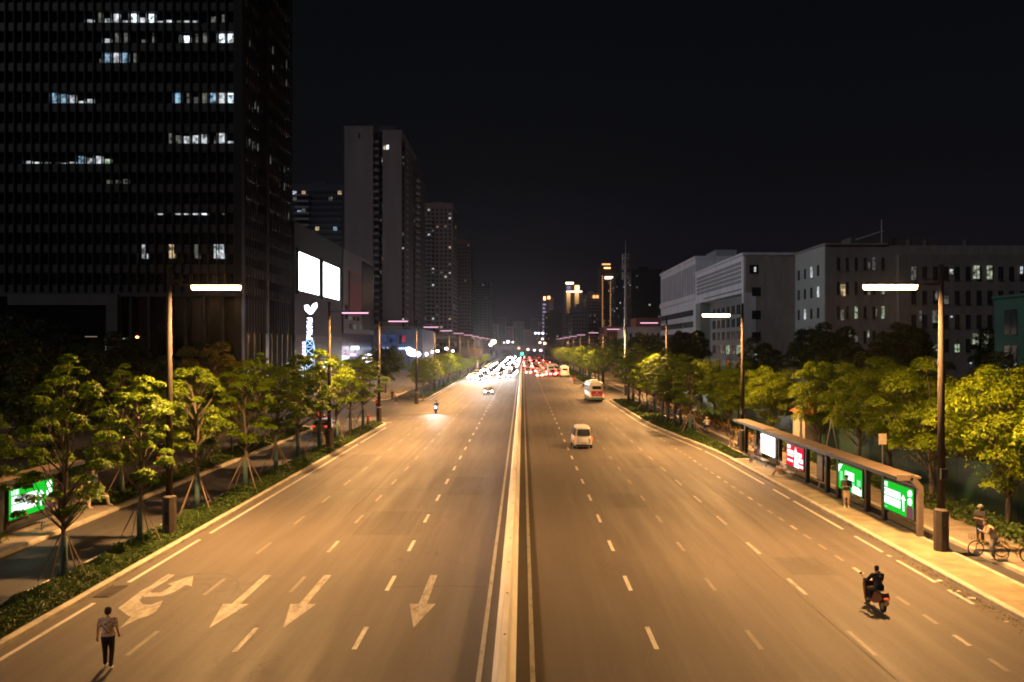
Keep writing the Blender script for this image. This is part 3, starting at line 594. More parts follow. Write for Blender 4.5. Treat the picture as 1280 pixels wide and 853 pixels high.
# green hoarding fence and sign in hedge
M_hoard = mat('green_hoarding', (.012, .05, .022), .6, var=.3, scale=.6, stretch=(1, .3, 3))
r = empty('hoarding_fence', 'long dark green hoarding fence behind the right walkway', 'fence', (24.6, 0, .16))
for y in np.arange(24, 145, 3.0): 
    MB().box(-.03, .03, y, y+2.96, 0, 2.6).build('panel', M_hoard, r)
for y in np.arange(24, 148, 12.0): MB().box(.04, .14, y-.05, y+.05, 0, 2.8).build('post', M_dark, r)
def signplate(x, y, z, wd, ht, label, col=(.45, .38, .28)):
    r = empty('sign_post', label, 'sign', (x, y, .16)); MB().tube([(0, 0, 0), (0, 0, z)], .04, 8).build('post', M_steel, r)
    bevel(MB().box(-wd/2, wd/2, -.05, -.01, z-ht, z).build('plate', mat('plate_%s' % label[:5], col, .6, var=.2), r), .01)
signplate(S(1103, 47.5), 47.5, 3.9, .45, .6, 'small pale rectangular sign box on a post behind the right shelter')
signplate(S(790+78, 90), 90, 2.5, .5, .6, 'white round-cornered notice on a post among the right kerbside trees', (.7, .68, .62))
# triangular frame behind the shelter roof
r = MB().tube([(-.8, 0, 0), (0, 0, 4.3), (.8, 0, 0)], .06, 6).tube([(-.45, 0, 1.9), (.45, 0, 1.9)], .05, 6).build('a_frame_ladder', M_steel)
r.location = (S(1043, 52), 52.5, .16); tag(r, 'pale A-shaped frame standing behind the right shelter roof', 'frame')
# storm drain, litter, bins, bollard
r = empty('storm_drain', 'dark slotted storm drain in the gutter by the left kerb', 'drain', (-15.05, 31.0, .01))
MB().box(-.3, .3, -.75, .75, 0, .012).build('frame', mat('iron', (.03, .028, .026), .6, .4), r)
for j in range(11): MB().box(-.25, .25, -.68+j*.13, -.62+j*.13, .013, .022).build('bar', M_kerb if False else mat('iron_bar', (.09, .08, .07), .6, .4), r)
def crumple(x, y, s, label, seed):
    rnd = random.Random(seed); b = bmesh.new(); bmesh.ops.create_icosphere(b, subdivisions=2, radius=s)
    for v in b.verts: v.co *= rnd.uniform(.55, 1.25); v.co.z = abs(v.co.z)*.45+.008
    me = bpy.data.meshes.new('litter'); b.to_mesh(me); b.free(); o = bpy.data.objects.new('litter', me); COL.objects.link(o)
    me.materials.append(mat('paper_litter', (.7, .66, .58), .7)); o.location = (x, y, .006); tag(o, label, 'litter'); o.scale = (1.4, .9, 1)
for i, (px, py, s, l) in enumerate([(1174, 727, .09, 'crumpled white litter in the gutter, farthest of the three by the right kerb'), (1198, 740, .06, 'small crumpled litter in the gutter between the two larger scraps'), (1214, 749, .11, 'largest crumpled white litter in the gutter of the right kerb'), (1258, 778, .045, 'tiny white scrap among dead leaves at the right kerb end')]):
    x, y = G(px, py); crumple(min(x, 16.05), y, s, l, i)
# dead leaves gathered in the right gutter
n = 420; yy = rng.uniform(23, 36, n); P = np.stack([16.22-np.abs(rng.normal(0, .28, n)), yy, rng.uniform(.012, .04, n)], 1)
o = leaves('fallen_leaves', P, .1, mat('dead_leaf', (.06, .035, .015), .8, var=.4), 1.5); tag(o, 'dry fallen leaves gathered in the right gutter', 'leaves', kind='stuff')
o = MB().tube([(0, 0, 0), (0, 0, .75)], .16, 12).tube([(0, 0, .75), (0, 0, .85), (0, 0, .95)], [.19, .17, .04], 12).build('hydrant', mat('hydrant_red', (.35, .03, .02), .5), None, smooth=True)
o.location = (-17.5, 96.3, .17); tag(o, 'red hydrant post at the tip of the left planting strip', 'hydrant')
o = MB().tube([(0, 0, 0), (0, 0, 1.0)], [.14, .12], 12).tube([(0, 0, 1.0), (0, 0, 1.12)], [.12, .03], 12).build('bollard', mat('bollard_olive', (.12, .1, .03), .5), None, smooth=True)
o.location = (-16.2, 138.5, 0); tag(o, 'dark bollard at the rounded kerb nose beyond the left junction', 'bollard')
o = MB().tube([(0, 0, 0), (0, 0, .9)], [.24, .27], 14).tube([(0, 0, .9), (0, 0, .98)], [.28, .2], 14).build('litter_bin', mat('bin_green', (.04, .09, .06), .5), None, smooth=True)
o.location = (S(1090, 48)+.1, 47.2-2.9, .17); tag(o, 'round green litter bin between the two green adverts', 'litter bin')
# ------------------------------------------------------------------ vehicles (local +Y is forward)
M_paintw = mat('white_car_paint', (.62, .6, .56), .3, .1, spec=.6); M_paintd = mat('dark_car_paint', (.03, .03, .035), .25, .3, spec=.7); M_paints = mat('silver_car_paint', (.3, .3, .31), .3, .6); M_paintr = mat('red_car_paint', (.3, .02, .015), .3, .2)
M_head = emis('headlight_glow', (.93, .92, 1.0), 170); M_headn = emis('headlight_near', (1, .97, .92), 160); M_tail = emis('tail_light_glow', (1, .05, .03), 26); M_tailn = emis('tail_light_near', (1, .22, .05), 1.1); M_taildim = emis('tail_light_dim', (1, .06, .02), 1.5)
M_brake = emis('brake_light_glow', (1, .16, .12), 45)
def sring(z, y0, y1, hw, n=20, e=5):
    cy_, hy = (y0+y1)/2, (y1-y0)/2; o = []
    for j in range(n):
        a = 2*math.pi*(j+.5)/n; c, s_ = math.cos(a), math.sin(a)
        o.append((hw*math.copysign(abs(c)**(2/e), c), cy_+hy*math.copysign(abs(s_)**(2/e), s_), z))
    return o
def car(name, label, cat, kind='sedan', paint=M_paintw, facing='away', heads=None, tails=None, wheels=True):
    r = empty(name, label, cat)
    if kind == 'van': L, W, Hh, belt, ry0, ry1, by0, by1 = 4.3, 1.66, 1.9, 1.05, -2.02, 1.0, -2.1, 1.75
    elif kind == 'suv': L, W, Hh, belt, ry0, ry1, by0, by1 = 4.6, 1.86, 1.7, 1.0, -1.9, .5, -2.2, 1.2
    else: L, W, Hh, belt, ry0, ry1, by0, by1 = 4.6, 1.8, 1.46, .88, -1.25, .45, -2.0, 1.25
    h = L/2; hw = W/2; b = MB()
    b.rings([sring(.2, -h+.12, h-.15, hw-.1), sring(.32, -h+.02, h-.02, hw-.01), sring(.55, -h, h, hw), sring(.75, -h+.04, h-.12, hw-.01), sring(belt, -h+.12 if kind != 'van' else -h+.03, (h-.5 if kind != 'van' else h-.35), hw-.05)])
    b.rings([sring(belt-.02, by0, by1, hw-.06), sring((belt+Hh)/2, (by0+ry0)/2, (by1+ry1)/2, hw-.12), sring(Hh-.07, ry0, ry1, hw-.2), sring(Hh, ry0+.12, ry1-.15, hw-.32)])
    body = b.build('body', paint, r, smooth=False); md = body.modifiers.new('s', 'BEVEL'); md.width = .03; md.segments = 2; md.angle_limit = R(40)
    for p in body.data.polygons: p.use_smooth = len(p.vertices) == 4
    def lerp(f): # greenhouse outline at relative height f
        z = belt+(Hh-.07-belt)*f; return z, by0+(ry0-by0)*f, by1+(ry1-by1)*f, (hw-.06)+(-.14)*f
    za, ya0, ya1, wa = lerp(.12); zb, yb0, yb1, wb = lerp(.88); e = .035
    def pane(nm, q): MB().quad(*q).quad(*[q[i] for i in (3, 2, 1, 0)]).build(nm, M_glass, r, fix=False) if False else MB().quad(*q).build(nm, M_glass, r, fix=False)
    pane('rear_window', [(-wa+.16, ya0-e, za), (wa-.16, ya0-e, za), (wb-.12, yb0-e, zb), (-wb+.12, yb0-e, zb)])
    pane('windscreen', [(wa-.14, ya1+e, za), (-wa+.14, ya1+e, za), (-wb+.12, yb1+e, zb), (wb-.12, yb1+e, zb)])
    for s in (-1, 1):
        m0, m1 = (ya0+ya1)/2, (yb0+yb1)/2
        for (q0, q1, q2, q3) in ((ya0+.3, m0-.05, m1-.05, yb0+.22), (m0+.05, ya1-.3, yb1-.2, m1+.05)):
            pane('side_window', [(s*(wa+e), q0, za), (s*(wa+e), q1, za), (s*(wb+e+.02), q2, zb), (s*(wb+e+.02), q3, zb)])
        MB().box(s*(hw-.04), s*(hw+.17), by1-.55, by1-.42, belt+.0, belt+.16).build('mirror', paint, r) if s > 0 else MB().box(-(hw+.17), -(hw-.04), by1-.55, by1-.42, belt, belt+.16).build('mirror', paint, r)
        hl = MB().ball((s*(hw-.3), h-.07, .66), .25 if heads == M_head else .14, 10, 6, (1.35, .5, .8)).build('headlight', heads or mat('lamp_lens', (.6, .6, .6), .1), r)  # distant headlights oversized, their glare is put into the shape
        if kind == 'van': MB().box(min(s*(hw-.16), s*(hw-.02)), max(s*(hw-.16), s*(hw-.02)), -h-.0, -h+.1, .72, 1.1).build('tail_light', tails or M_taildim, r)
        else: MB().ball((s*(hw-.25), -h+.07, .8), .24 if tails in (M_tail, M_brake) else .13, 10, 6, (1.5, .5, .65)).build('tail_light', tails or M_taildim, r)
        if wheels:
            for yy in (-h*.58, h*.62):
                wl = MB().tube([(s*(hw-.2), yy, .31), (s*(hw-.01), yy, .31)], .31, 18).build('wheel', M_tyre, r)
                MB().tube([(s*(hw-.02), yy, .31), (s*(hw+.01), yy, .31)], .19, 12).build('rim', M_rim, wl)
    MB().box(-.24, .24, -h-.02, -h+.03, .5, .62).build('licence_plate', mat('plate_blue', (.05, .1, .4), .5) if kind != 'van' else mat('plate_pale', (.5, .45, .3), .5), r)
    MB().box(-hw+.12, hw-.12, -h-.03, -h+.08, .26, .4).build('rear_bumper', M_dark if kind == 'van' else paint, r)
    MB().box(-.5, .5, h-.08, h+.0, .34, .5).build('grille', M_dark, r)
    return r
v = car('minivan', 'small white minivan driving away with dark rear window in the right carriageway', 'minivan', 'van', M_paintw, tails=M_tailn)
v.location = (5.25, 75.6, .01); v.rotation_euler.z = R(1.5)
v = car('white_car', 'white car driving towards the camera ahead of the oncoming traffic', 'car', 'sedan', M_paintw, heads=M_headn)
v.location = (-6.2, 156, .01); v.rotation_euler.z = R(180)
sp = bpy.data.lights.new('headlight_beam', 'SPOT'); sp.energy = 2600; sp.spot_size = R(70); sp.spot_blend = .8; sp.color = (1, .95, .85)
so_ = bpy.data.objects.new('headlight_beam', sp); COL.objects.link(so_); so_.location = (0, 2.4, .7); so_.rotation_euler = (R(78), 0, 0); so_.parent = v
# traffic
P_on = [car('oncoming_car', 'x', 'car', k, p, heads=M_head) for k, p in (('sedan', M_paintw), ('suv', M_paintd), ('sedan', M_paints))]
P_aw = [car('departing_car', 'x', 'car', k, p, tails=M_brake if i % 2 == 0 else M_tail) for i, (k, p) in enumerate((('sedan', M_paintw), ('suv', M_paintd), ('sedan', M_paintr), ('suv', M_paintw)))]
for p in P_on+P_aw: KC[p.name] = kids(p); used.discard(p.name)
def place(p, x, y, rz, label, group, skip=()):
    if p.name not in used: used.add(p.name); p.location = (x, y, .01); p.rotation_euler.z = rz; p['label'] = label; p['group'] = group; return p
    return copy_tree(p, (x, y, .01), rz, label, group, None, skip)
rt = random.Random(5); far_skip = ('mirror', 'licence_plate', 'rear_bumper', 'grille', 'side_window', 'rim')
n = 0
for lane, x in enumerate((-3.1, -6.7, -10.0, -13.2)):
    y = (236, 226, 215, 222)[lane]+rt.uniform(-3, 3)
    while y < 640:
        if lane == 3 and y > 420: break
        place(P_on[rt.randrange(3)], x+rt.uniform(-.9, .9), y, R(180), 'distant oncoming car with glaring white headlights in the packed left carriageway', 'oncoming cars with headlights in the distance', far_skip); n += 1
        y += rt.uniform(10, 17)*(1+max(0, y-300)/500)
for lane, x in enumerate((2.1, 5.6, 8.7, 11.8)):
    y = (262, 236, 246, 252)[lane]+rt.uniform(-2, 2)
    while y < 620:
        place(P_aw[rt.randrange(4)], x+rt.uniform(-.95, .95), y, 0, 'distant car seen from behind with red tail lights in the packed right carriageway', 'queueing cars with red tail lights in the distance', far_skip); n += 1
        y += rt.uniform(8, 12)*(1+max(0, y-320)/500)
# headlights wash the road in front of the jam
for (x, y) in ((-3.1, 233), (-6.7, 222), (-10, 211), (-13.2, 218), (-6.7, 255), (-10, 250), (-3.1, 268)):
    sp = bpy.data.lights.new('traffic_beam', 'SPOT'); sp.energy = 26000; sp.spot_size = R(80); sp.spot_blend = .9; sp.color = (1, .95, .88)
    so_ = bpy.data.objects.new('traffic_beam', sp); COL.objects.link(so_); so_.location = (x, y-.3, .75); so_.rotation_euler = Vector((0, -1, -.09)).to_track_quat('-Z', 'Y').to_euler()
# bus
def bus(x, y, label, rz=0, panel=True, L=8.0, W=2.35, Hh=3.1):
    r = empty('city_bus', label, 'bus', (x, y, .01), rz); h, hw = L/2, W/2
    Mb = mat('bus_cream', (.74, .7, .6), .35, .05, spec=.6)
    b = MB(); b.rings([sring(.32, -h+.03, h-.03, hw-.03, 24, 9), sring(.5, -h, h, hw, 24, 9), sring(1.4, -h, h, hw, 24, 9), sring(2.6, -h+.08, h-.05, hw-.02, 24, 8), sring(Hh-.12, -h+.14, h-.12, hw-.06, 24, 7), sring(Hh, -h+.35, h-.35, hw-.28, 24, 6)]); b.build('body', Mb, r, smooth=False)
    MB().box(-hw-.01, hw+.01, -h-.02, h+.01, .34, .62).build('skirt', mat('bus_green', (.1, .22, .1), .4), r)
    MB().box(-.72, .72, -h-.0, -h+.1, 1.95, 2.5).build('rear_window', M_glass, r)
    if panel:
        pp = MB().box(-.9, .9, -h-.045, -h, .92, 1.72).build('advert_panel', mat('bus_red', (.55, .02, .015), .45), r)
        for q in ([(-.1, 1.45), (0, 1.34), (.1, 1.45), (.14, 1.52), (.07, 1.57), (0, 1.52), (-.07, 1.57), (-.14, 1.52)],):
            MB().prism(q, -h-.055, -h-.046).build('emblem', mat('white_print', (.75, .72, .68), .5), pp)
        mm = MB()
        for j in range(8): mm.box(-.52+j*.135, -.43+j*.135, -h-.055, -h-.046, 1.1, 1.2)
        mm.build('lettering', MATS['white_print'], pp)
    MB().box(-.6, .6, -1.6, 1.6, Hh-.02, Hh+.2).build('roof_unit', Mb, r); MB().box(-.5, .5, -3.3, -2.3, Hh-.02, Hh+.08).build('roof_hatch', Mb, r)
    for s in (-1, 1):
        MB().ball((s*(hw-.12), -h+.0, .98), .1, 8, 6, (.8, .4, 1.6)).build('tail_light', emis('bus_tail', (1, .12, .06), 7), r)
        for k in range(5):
            a, c = sorted((s*(hw-.03), s*(hw+.008))); MB().box(a, c, -h+.7+k*1.35, -h+1.9+k*1.35, 1.55, 2.5).build('side_window', M_glass, r)
        for yy in (-h*.5, h*.6):
            wl = MB().tube([(s*(hw-.25), yy, .45), (s*(hw+.015), yy, .45)], .45, 20).build('wheel', M_tyre, r); MB().tube([(s*(hw), yy, .45), (s*(hw+.03), yy, .45)], .25, 12).build('rim', M_rim, wl)
        MB().box(min(s*(hw), s*(hw+.25)), max(s*hw, s*(hw+.25)), h-.2, h-.1, 2.1, 2.5).build('mirror', M_dark, r)
    return r
bus(11.75, 139.5, 'cream city bus with red rear advert pulling along the right lane', R(2))
bus(12.0, 243, 'distant cream bus behind the queue at the right edge of the traffic', 0, False)
bus(8.7, 262, 'distant tall pale bus in the middle of the red-lit queue', 0, False)

# ------------------------------------------------------------------ people
M_skin = mat('skin', (.42, .25, .17), .55); M_hair = mat('black_hair', (.012, .01, .01), .5); M_shoe = mat('pale_shoes', (.6, .5, .4), .6)
def capsules(caps):
    vs, fs = MB(), None
    b = MB()
    for (p, r1, q, r2) in caps:
        p, q = Vector(p), Vector(q); d = (q-p); L = d.length
        if L < 1e-5: b.ball(p, r1, 12, 8); continue
        d.normalize(); u = d.cross(Vector((0, 0, 1)) if abs(d.z) < .95 else Vector((1, 0, 0))).normalized(); w_ = u.cross(d); rs = []
        for i in range(5): a = math.pi/2*(i+.25)/4.25 if i == 0 else math.pi/2*i/4; rs.append((p-d*r1*math.cos(a), r1*math.sin(a)))
        for i in range(5): a = math.pi/2*i/4 if i < 4 else math.pi/2*.94; rs.append((q+d*r2*math.sin(a), r2*math.cos(a)))
        b.rings([[c+(u*math.cos(2*math.pi*j/12)+w_*math.sin(2*math.pi*j/12))*rr for j in range(12)] for c, rr in rs])
    return b
def flesh(name, caps, m, parent, voxel=.014, smooth=3):
    o = capsules(caps).build('tmp', m, None); md = o.modifiers.new('r', 'REMESH'); md.mode = 'VOXEL'; md.voxel_size = voxel; md.use_smooth_shade = True
    ms_ = o.modifiers.new('s', 'SMOOTH'); ms_.iterations = smooth; ms_.factor = .5
    dg = bpy.context.evaluated_depsgraph_get(); me = bpy.data.meshes.new_from_object(o.evaluated_get(dg)); old = o.data; bpy.data.objects.remove(o); bpy.data.meshes.remove(old)
    me.name = name; me.materials.clear(); me.materials.append(m); n = bpy.data.objects.new(name, me); COL.objects.link(n); n.parent = parent; return n
def blend(a, b, f): return tuple(a[i]+(b[i]-a[i])*f for i in range(3))
STAND = dict(hip=(0, 0, .93), chest=(0, .0, 1.28), neck=(0, -.01, 1.45), head=(0, .015, 1.6), sh=.19, elL=(-.25, -.02, 1.13), haL=(-.27, .05, .87), elR=(.25, -.02, 1.13), haR=(.27, .05, .87), knL=(-.1, .03, .5), anL=(-.11, -.02, .08), knR=(.1, .03, .5), anR=(.11, -.02, .08), look=(0, 1, -.1))
def person(label, loc, rz, pose=None, top=None, legs=None, hair=M_hair, hs=1.0, female=False, shorts=False, sleeve=.9, shoes=M_shoe, phone=False, helmet=None, cat='person', group=None, vox=.014):
    J = dict(STAND); J.update(pose or {}); r = empty('person', label, cat, loc, rz, group); r.scale = (hs,)*3
    hip, ch, nk, hd = map(Vector, (J['hip'], J['chest'], J['neck'], J['head'])); sh = J['sh']*(.92 if female else 1)
    shy = ch.lerp(nk, .75); SL, SR = Vector((-sh, 0, 0))+shy, Vector((sh, 0, 0))+shy; HL, HR = hip+Vector((-.09, 0, -.02)), hip+Vector((.09, 0, -.02))
    c = []
    c += [(hip+Vector((-.06, 0, 0)), .125, hip+Vector((.06, 0, 0)), .125), (hip, .13, ch, .13), (ch+Vector((-.07, 0, 0)), .115, ch+Vector((.07, 0, 0)), .115), (ch, .12, nk, .06), (SL, .06, SR, .06), (nk, .052, hd, .05)]
    lk = Vector(J['look']).normalized(); hc = hd+Vector((0, 0, .03))
    c += [(hc+Vector((0, 0, .03)), .088, hc+lk*.02-Vector((0, 0, .05)), .068), (hc+lk*.085-Vector((0, 0, .0)), .016, hc+lk*.1-Vector((0, 0, .03)), .015), (hc+lk*.06-Vector((0, 0, .075)), .03, hc+lk*.065-Vector((0, 0, .08)), .028)]
    sd = lk.cross(Vector((0, 0, 1))).normalized()
    for s in (-1, 1): c.append((hc+sd*s*.086+Vector((0, 0, .01)), .016, hc+sd*s*.088-Vector((0, 0, .03)), .012)); c.append((hc+lk*.072+sd*s*.032+Vector((0, 0, .02)), .018, hc+lk*.074+sd*s*.033+Vector((0, 0, .02)), .018))
    for S_, e, h_, sg in ((SL, J['elL'], J['haL'], -1), (SR, J['elR'], J['haR'], 1)):
        e, h_ = Vector(e), Vector(h_); c += [(S_, .052, e, .038), (e, .038, h_, .026)]
        d = (h_-e).normalized(); side = d.cross(Vector((0, 1, 0)) if abs(d.y) < .9 else Vector((0, 0, 1))).normalized(); pal = h_+d*.055; nrm = d.cross(side)
        c.append((h_, .026, pal, .03))
        for k in range(4):
            o_ = side*(k-1.5)*.021; f0 = pal+o_; L = (.062, .072, .068, .05)[k]; f1 = f0+d*L*.6; f2 = f1+(d*.6+nrm*.6*-1)*L*.55; c += [(f0, .0105, f1, .0095), (f1, .0095, f2, .008)]
        t0 = h_+side*sg*.024; c += [(t0, .013, t0+(d*.5+side*sg*.6)*.055, .0095)]
    for H_, k_, a_ in ((HL, J['knL'], J['anL']), (HR, J['knR'], J['anR'])):
        k_, a_ = Vector(k_), Vector(a_); c += [(H_, .088, k_, .056), (k_, .055, k_.lerp(a_, .35), .056), (k_.lerp(a_, .35), .056, a_, .034)]
        ft = Vector(J.get('foot', (0, 1, 0))); c += [(a_+Vector((0, 0, -.045)), .036, a_+ft*.14+Vector((0, 0, -.05)), .03)]
    flesh('body', c, M_skin, r, vox)
    g = .022
    tp = [(hip+Vector((-.055, 0, .06)), .125+g, hip+Vector((.055, 0, .06)), .125+g), (hip+Vector((0, 0, .06)), .13+g, ch, .13+g), (ch+Vector((-.07, 0, 0)), .115+g, ch+Vector((.07, 0, 0)), .115+g), (ch, .12+g, ch.lerp(nk, .7), .075+g), (SL, .058+g, SR, .058+g)]
    for S_, e, h_ in ((SL, J['elL'], J['haL']), (SR, J['elR'], J['haR'])):
        e, h_ = Vector(e), Vector(h_)
        if sleeve <= 1: tp.append((S_, .056+g, S_.lerp(e, sleeve), .046+g))
        else: tp += [(S_, .056+g, e, .04+g), (e, .04+g, e.lerp(h_, sleeve-1), .03+g)]
    flesh('shirt', tp, top, r, vox)
    lg = [(hip+Vector((-.055, 0, -.01)), .125+g*.8, hip+Vector((.055, 0, -.01)), .125+g*.8)]
    for H_, k_, a_ in ((HL, J['knL'], J['anL']), (HR, J['knR'], J['anR'])):
        k_, a_ = Vector(k_), Vector(a_)
        if shorts: lg.append((H_, .09+g, H_.lerp(k_, .85), .07+g))
        else: lg += [(H_, .09+g*.7, k_, .058+g*.7), (k_, .057+g*.7, a_+(k_-a_)*.1, .04+g*.7)]
    flesh('shorts' if shorts else 'trousers', lg, legs, r, vox)
    sm = MB()
    for a_ in (J['anL'], J['anR']):
        ft = Vector(J.get('foot', (0, 1, 0))); a_ = Vector(a_)
        o = flesh('shoe', [(a_+Vector((0, 0, -.035)), .047, a_+ft*.15+Vector((0, 0, -.045)), .036)], shoes, r, .016)
    if helmet: flesh('helmet', [(hc+Vector((0, 0, .045)), .125, hc-lk*.02+Vector((0, 0, .03)), .12)], helmet, r, .016)
    else: flesh('hair', [(hc+Vector((0, 0, .05))-lk*.012, .098, hc-lk*.035+Vector((0, 0, .0)), .088 if not female else .097)], hair, r, .014)
    if phone:
        p_ = Vector(J['haR']).lerp(Vector(J['haL']), .5)+Vector((0, .09, .05)); MB().box(-.035, .035, -.005, .005, -.07, .07, Matrix.Translation(p_) @ Matrix.Rotation(R(-50), 4, 'X')).build('phone', emis('phone_screen', (.7, .85, 1), 2.5), r)
    return r
def cloth(n, c, **k): return mat('cloth_'+n, c, .85, **k)
# woman on the road: floral blouse
m, t_, o_ = nt('floral_blouse'); b_ = t_.nodes.new('ShaderNodeBsdfPrincipled'); b_.inputs['Roughness'].default_value = .85; t_.links.new(b_.outputs[0], o_.inputs[0])
tc_ = t_.nodes.new('ShaderNodeTexCoord'); vo = t_.nodes.new('ShaderNodeTexNoise'); vo.inputs['Scale'].default_value = 24; vo.inputs['Detail'].default_value = 4; t_.links.new(tc_.outputs['Object'], vo.inputs['Vector'])
rp = t_.nodes.new('ShaderNodeValToRGB'); t_.links.new(vo.outputs[0], rp.inputs[0]); q = rp.color_ramp; q.interpolation = 'CONSTANT'; q.elements[0].color = (.05, .02, .02, 1); q.elements[1].position = .4; q.elements[1].color = (.42, .22, .15, 1)
for ps, cl in ((.45, (.62, .54, .44)), (.55, (.3, .19, .13)), (.575, (.62, .55, .46))): e_ = q.elements.new(ps); e_.color = (*cl, 1)
t_.links.new(rp.outputs[0], b_.inputs['Base Color']); M_floral = m
person('woman in floral blouse and black trousers walking alone on the left carriageway', (G(135, 836)[0], G(135, 836)[1], .012), R(8), dict(elL=(-.27, -.03, 1.14), haL=(-.29, .02, .88), elR=(.26, -.05, 1.16), haR=(.27, .06, .95), knL=(-.1, .06, .5), anL=(-.11, .1, .09), knR=(.1, .02, .5), anR=(.11, -.12, .09)), M_floral, cloth('black', (.012, .012, .014)), female=True, sleeve=.65, hs=.97)
D = cloth('dark', (.02, .02, .025)); K = cloth('khaki', (.35, .26, .17)); W_ = cloth('white', (.6, .55, .48)); GR = cloth('grey', (.2, .19, .18)); RD = cloth('red', (.4, .04, .03)); BL = cloth('blue', (.05, .09, .2))
SIT = dict(hip=(0, 0, .52), chest=(0, .03, .88), neck=(0, .05, 1.05), head=(0, .07, 1.2), elL=(-.24, .12, .75), haL=(-.12, .36, .66), elR=(.24, .12, .75), haR=(.12, .36, .66), knL=(-.12, .45, .5), anL=(-.12, .45, .09), knR=(.12, .45, .5), anR=(.12, .52, .09), look=(0, 1, -.2))
PH = dict(elL=(-.24, .12, 1.14), haL=(-.05, .33, 1.2), elR=(.24, .12, 1.14), haR=(.05, .33, 1.2), look=(0, 1, -.5))
person('man in dark shirt and khaki shorts standing before the second green advert', (G(1061, 640)[0], 46.2, .17), R(165), PH, D, K, shorts=True, phone=False)
person('person in pale shirt sitting bent forward on the bench before the red advert', (17.7, 57.3, .14), R(80), dict(SIT, chest=(0, .14, .84), neck=(0, .25, .98), head=(0, .33, 1.1), knL=(-.1, .5, .5), anL=(-.1, .8, .12), knR=(.1, .5, .5), anR=(.1, .72, .1)), W_, cloth('tan', (.3, .17, .1)))
person('seated person in dark red top beside the blank white screen', (17.7, 64.0, .14), R(95), SIT, cloth('maroon', (.12, .04, .04)), GR)
BEND = dict(hip=(0, -.05, .9), chest=(0, .08, 1.22), neck=(0, .2, 1.36), head=(0, .27, 1.47), elL=(-.22, .25, 1.08), haL=(-.05, .42, 1.14), elR=(.22, .25, 1.08), haR=(.05, .42, 1.14), look=(0, .8, -.6))
px_, py_ = G(1241, 699, .17)
person('man in pale shirt leaning over a yellow bicycle looking at his phone', (px_, py_, .17), R(75), BEND, cloth('peach', (.6, .42, .28)), GR, phone=True)
person('shadowy person in black with a white cap behind the man with the phone', (px_+.9, py_+2.6, .17), R(120), PH, cloth('black', (.012, .012, .014)), D, helmet=cloth('cap', (.2, .2, .2)))
for k, (px, py, c1, c2, rz, lb) in enumerate([(915, 556, D, K, 20, 'pedestrian in dark top left of the lamp post on the right walkway'), (925, 558, cloth('teal', (.04, .12, .14)), D, 10, 'pedestrian in teal top right beside the lamp post on the right walkway')]):
    x, y = G(px, py, .17); person(lb, (x, y, .0 if x < 19.5 else .17), R(rz), dict(knL=(-.1, .12, .5), anL=(-.1, .2, .08), knR=(.1, 0, .5), anR=(.1, -.2, .1)), c1, c2, vox=.02)
person('green and white clad person seated on the left platform edge by the verge', (-23.3, 46.6, .17), R(-60), SIT, cloth('green', (.1, .3, .12)), W_, vox=.018)
person('person in black sitting beside the one in green and white on the left platform', (-23.9, 45.8, .17), R(-80), SIT, D, W_, vox=.018)
person('person in blue shirt standing among the trees beside the left verge', (-24.6, 48.6, .17), R(-120), None, BL, D, vox=.018)
for k, (x, y, c1) in enumerate([(-20.2, 118, RD), (-20.9, 124, D), (-19.6, 132, W_), (-21.2, 138, D), (-18.6, 143, BL), (-25.5, 128, GR)]):
    person(['pedestrian in red', 'pedestrian in black', 'pedestrian in white', 'second pedestrian in black, farther off', 'pedestrian in blue', 'pedestrian in grey'][k]+' at the lit left junction', (x, y, .012 if x > -22 and y < 136 else .02), R(k*60), dict(knL=(-.1, .12, .5), anL=(-.1, .2, .08), knR=(.1, 0, .5), anR=(.1, -.2, .1)), c1, D, vox=.03)
# two wheelers
def bicycle(label, loc, rz, col=(.55, .33, .02), group=None):
    M_ = mat('bike_%0.2f%0.2f' % (col[0], col[1]), col, .4, .1); r = empty('bicycle', label, 'bicycle', loc, rz, group)
    for y in (-.52, .52):
        wl = MB().torus((0, y, .33), .31, .022, 'x', 22, 5).build('wheel', M_tyre, r); s_ = MB()
        for j in range(8): a = j*math.pi/4; s_.tube([(0, y, .33), (0, y+.3*math.cos(a), .33+.3*math.sin(a))], .004, 3)
        s_.build('spokes', M_steel, wl)
    MB().tube([(0, -.52, .33), (0, -.08, .3), (0, .38, .78)], .02, 6).tube([(0, -.08, .3), (0, -.22, .8)], .02, 6).tube([(0, -.52, .33), (0, -.2, .66)], .015, 5).tube([(0, -.15, .55), (0, .38, .72)], .02, 6).build('frame', M_, r)
    MB().tube([(0, .52, .33), (0, .36, .95)], .018, 6).build('fork', M_, r); MB().tube([(-.27, .25, 1.02), (-.1, .36, .98), (.1, .36, .98), (.27, .25, 1.02)], .014, 6).build('handlebar', M_dark, r)
    MB().ball((0, -.25, .88), .1, 10, 6, (.8, 1.3, .4)).build('saddle', M_dark, r)
    bk = MB()
    for z in (.72, .8, .9): bk.tube([(-.15, .5, z), (.15, .5, z), (.15, .75, z), (-.15, .75, z), (-.15, .5, z)], .006, 4)
    for xx, yy in ((-.15, .5), (.15, .5), (.15, .75), (-.15, .75)): bk.tube([(xx, yy, .7), (xx, yy, .9)], .006, 4)
    bk.build('basket', M_dark, r); MB().tube([(-.1, -.08, .22), (.1, -.08, .4)], .012, 5).build('pedal_crank', M_dark, r); return r
x, y = G(1236, 696, .17); bicycle('yellow shared bicycle held by the man with the phone', (x, y, .17), R(85))
x, y = G(1268, 703, .17); bicycle('yellow shared bicycle standing alone at the right picture edge', (x, y, .17), R(80))
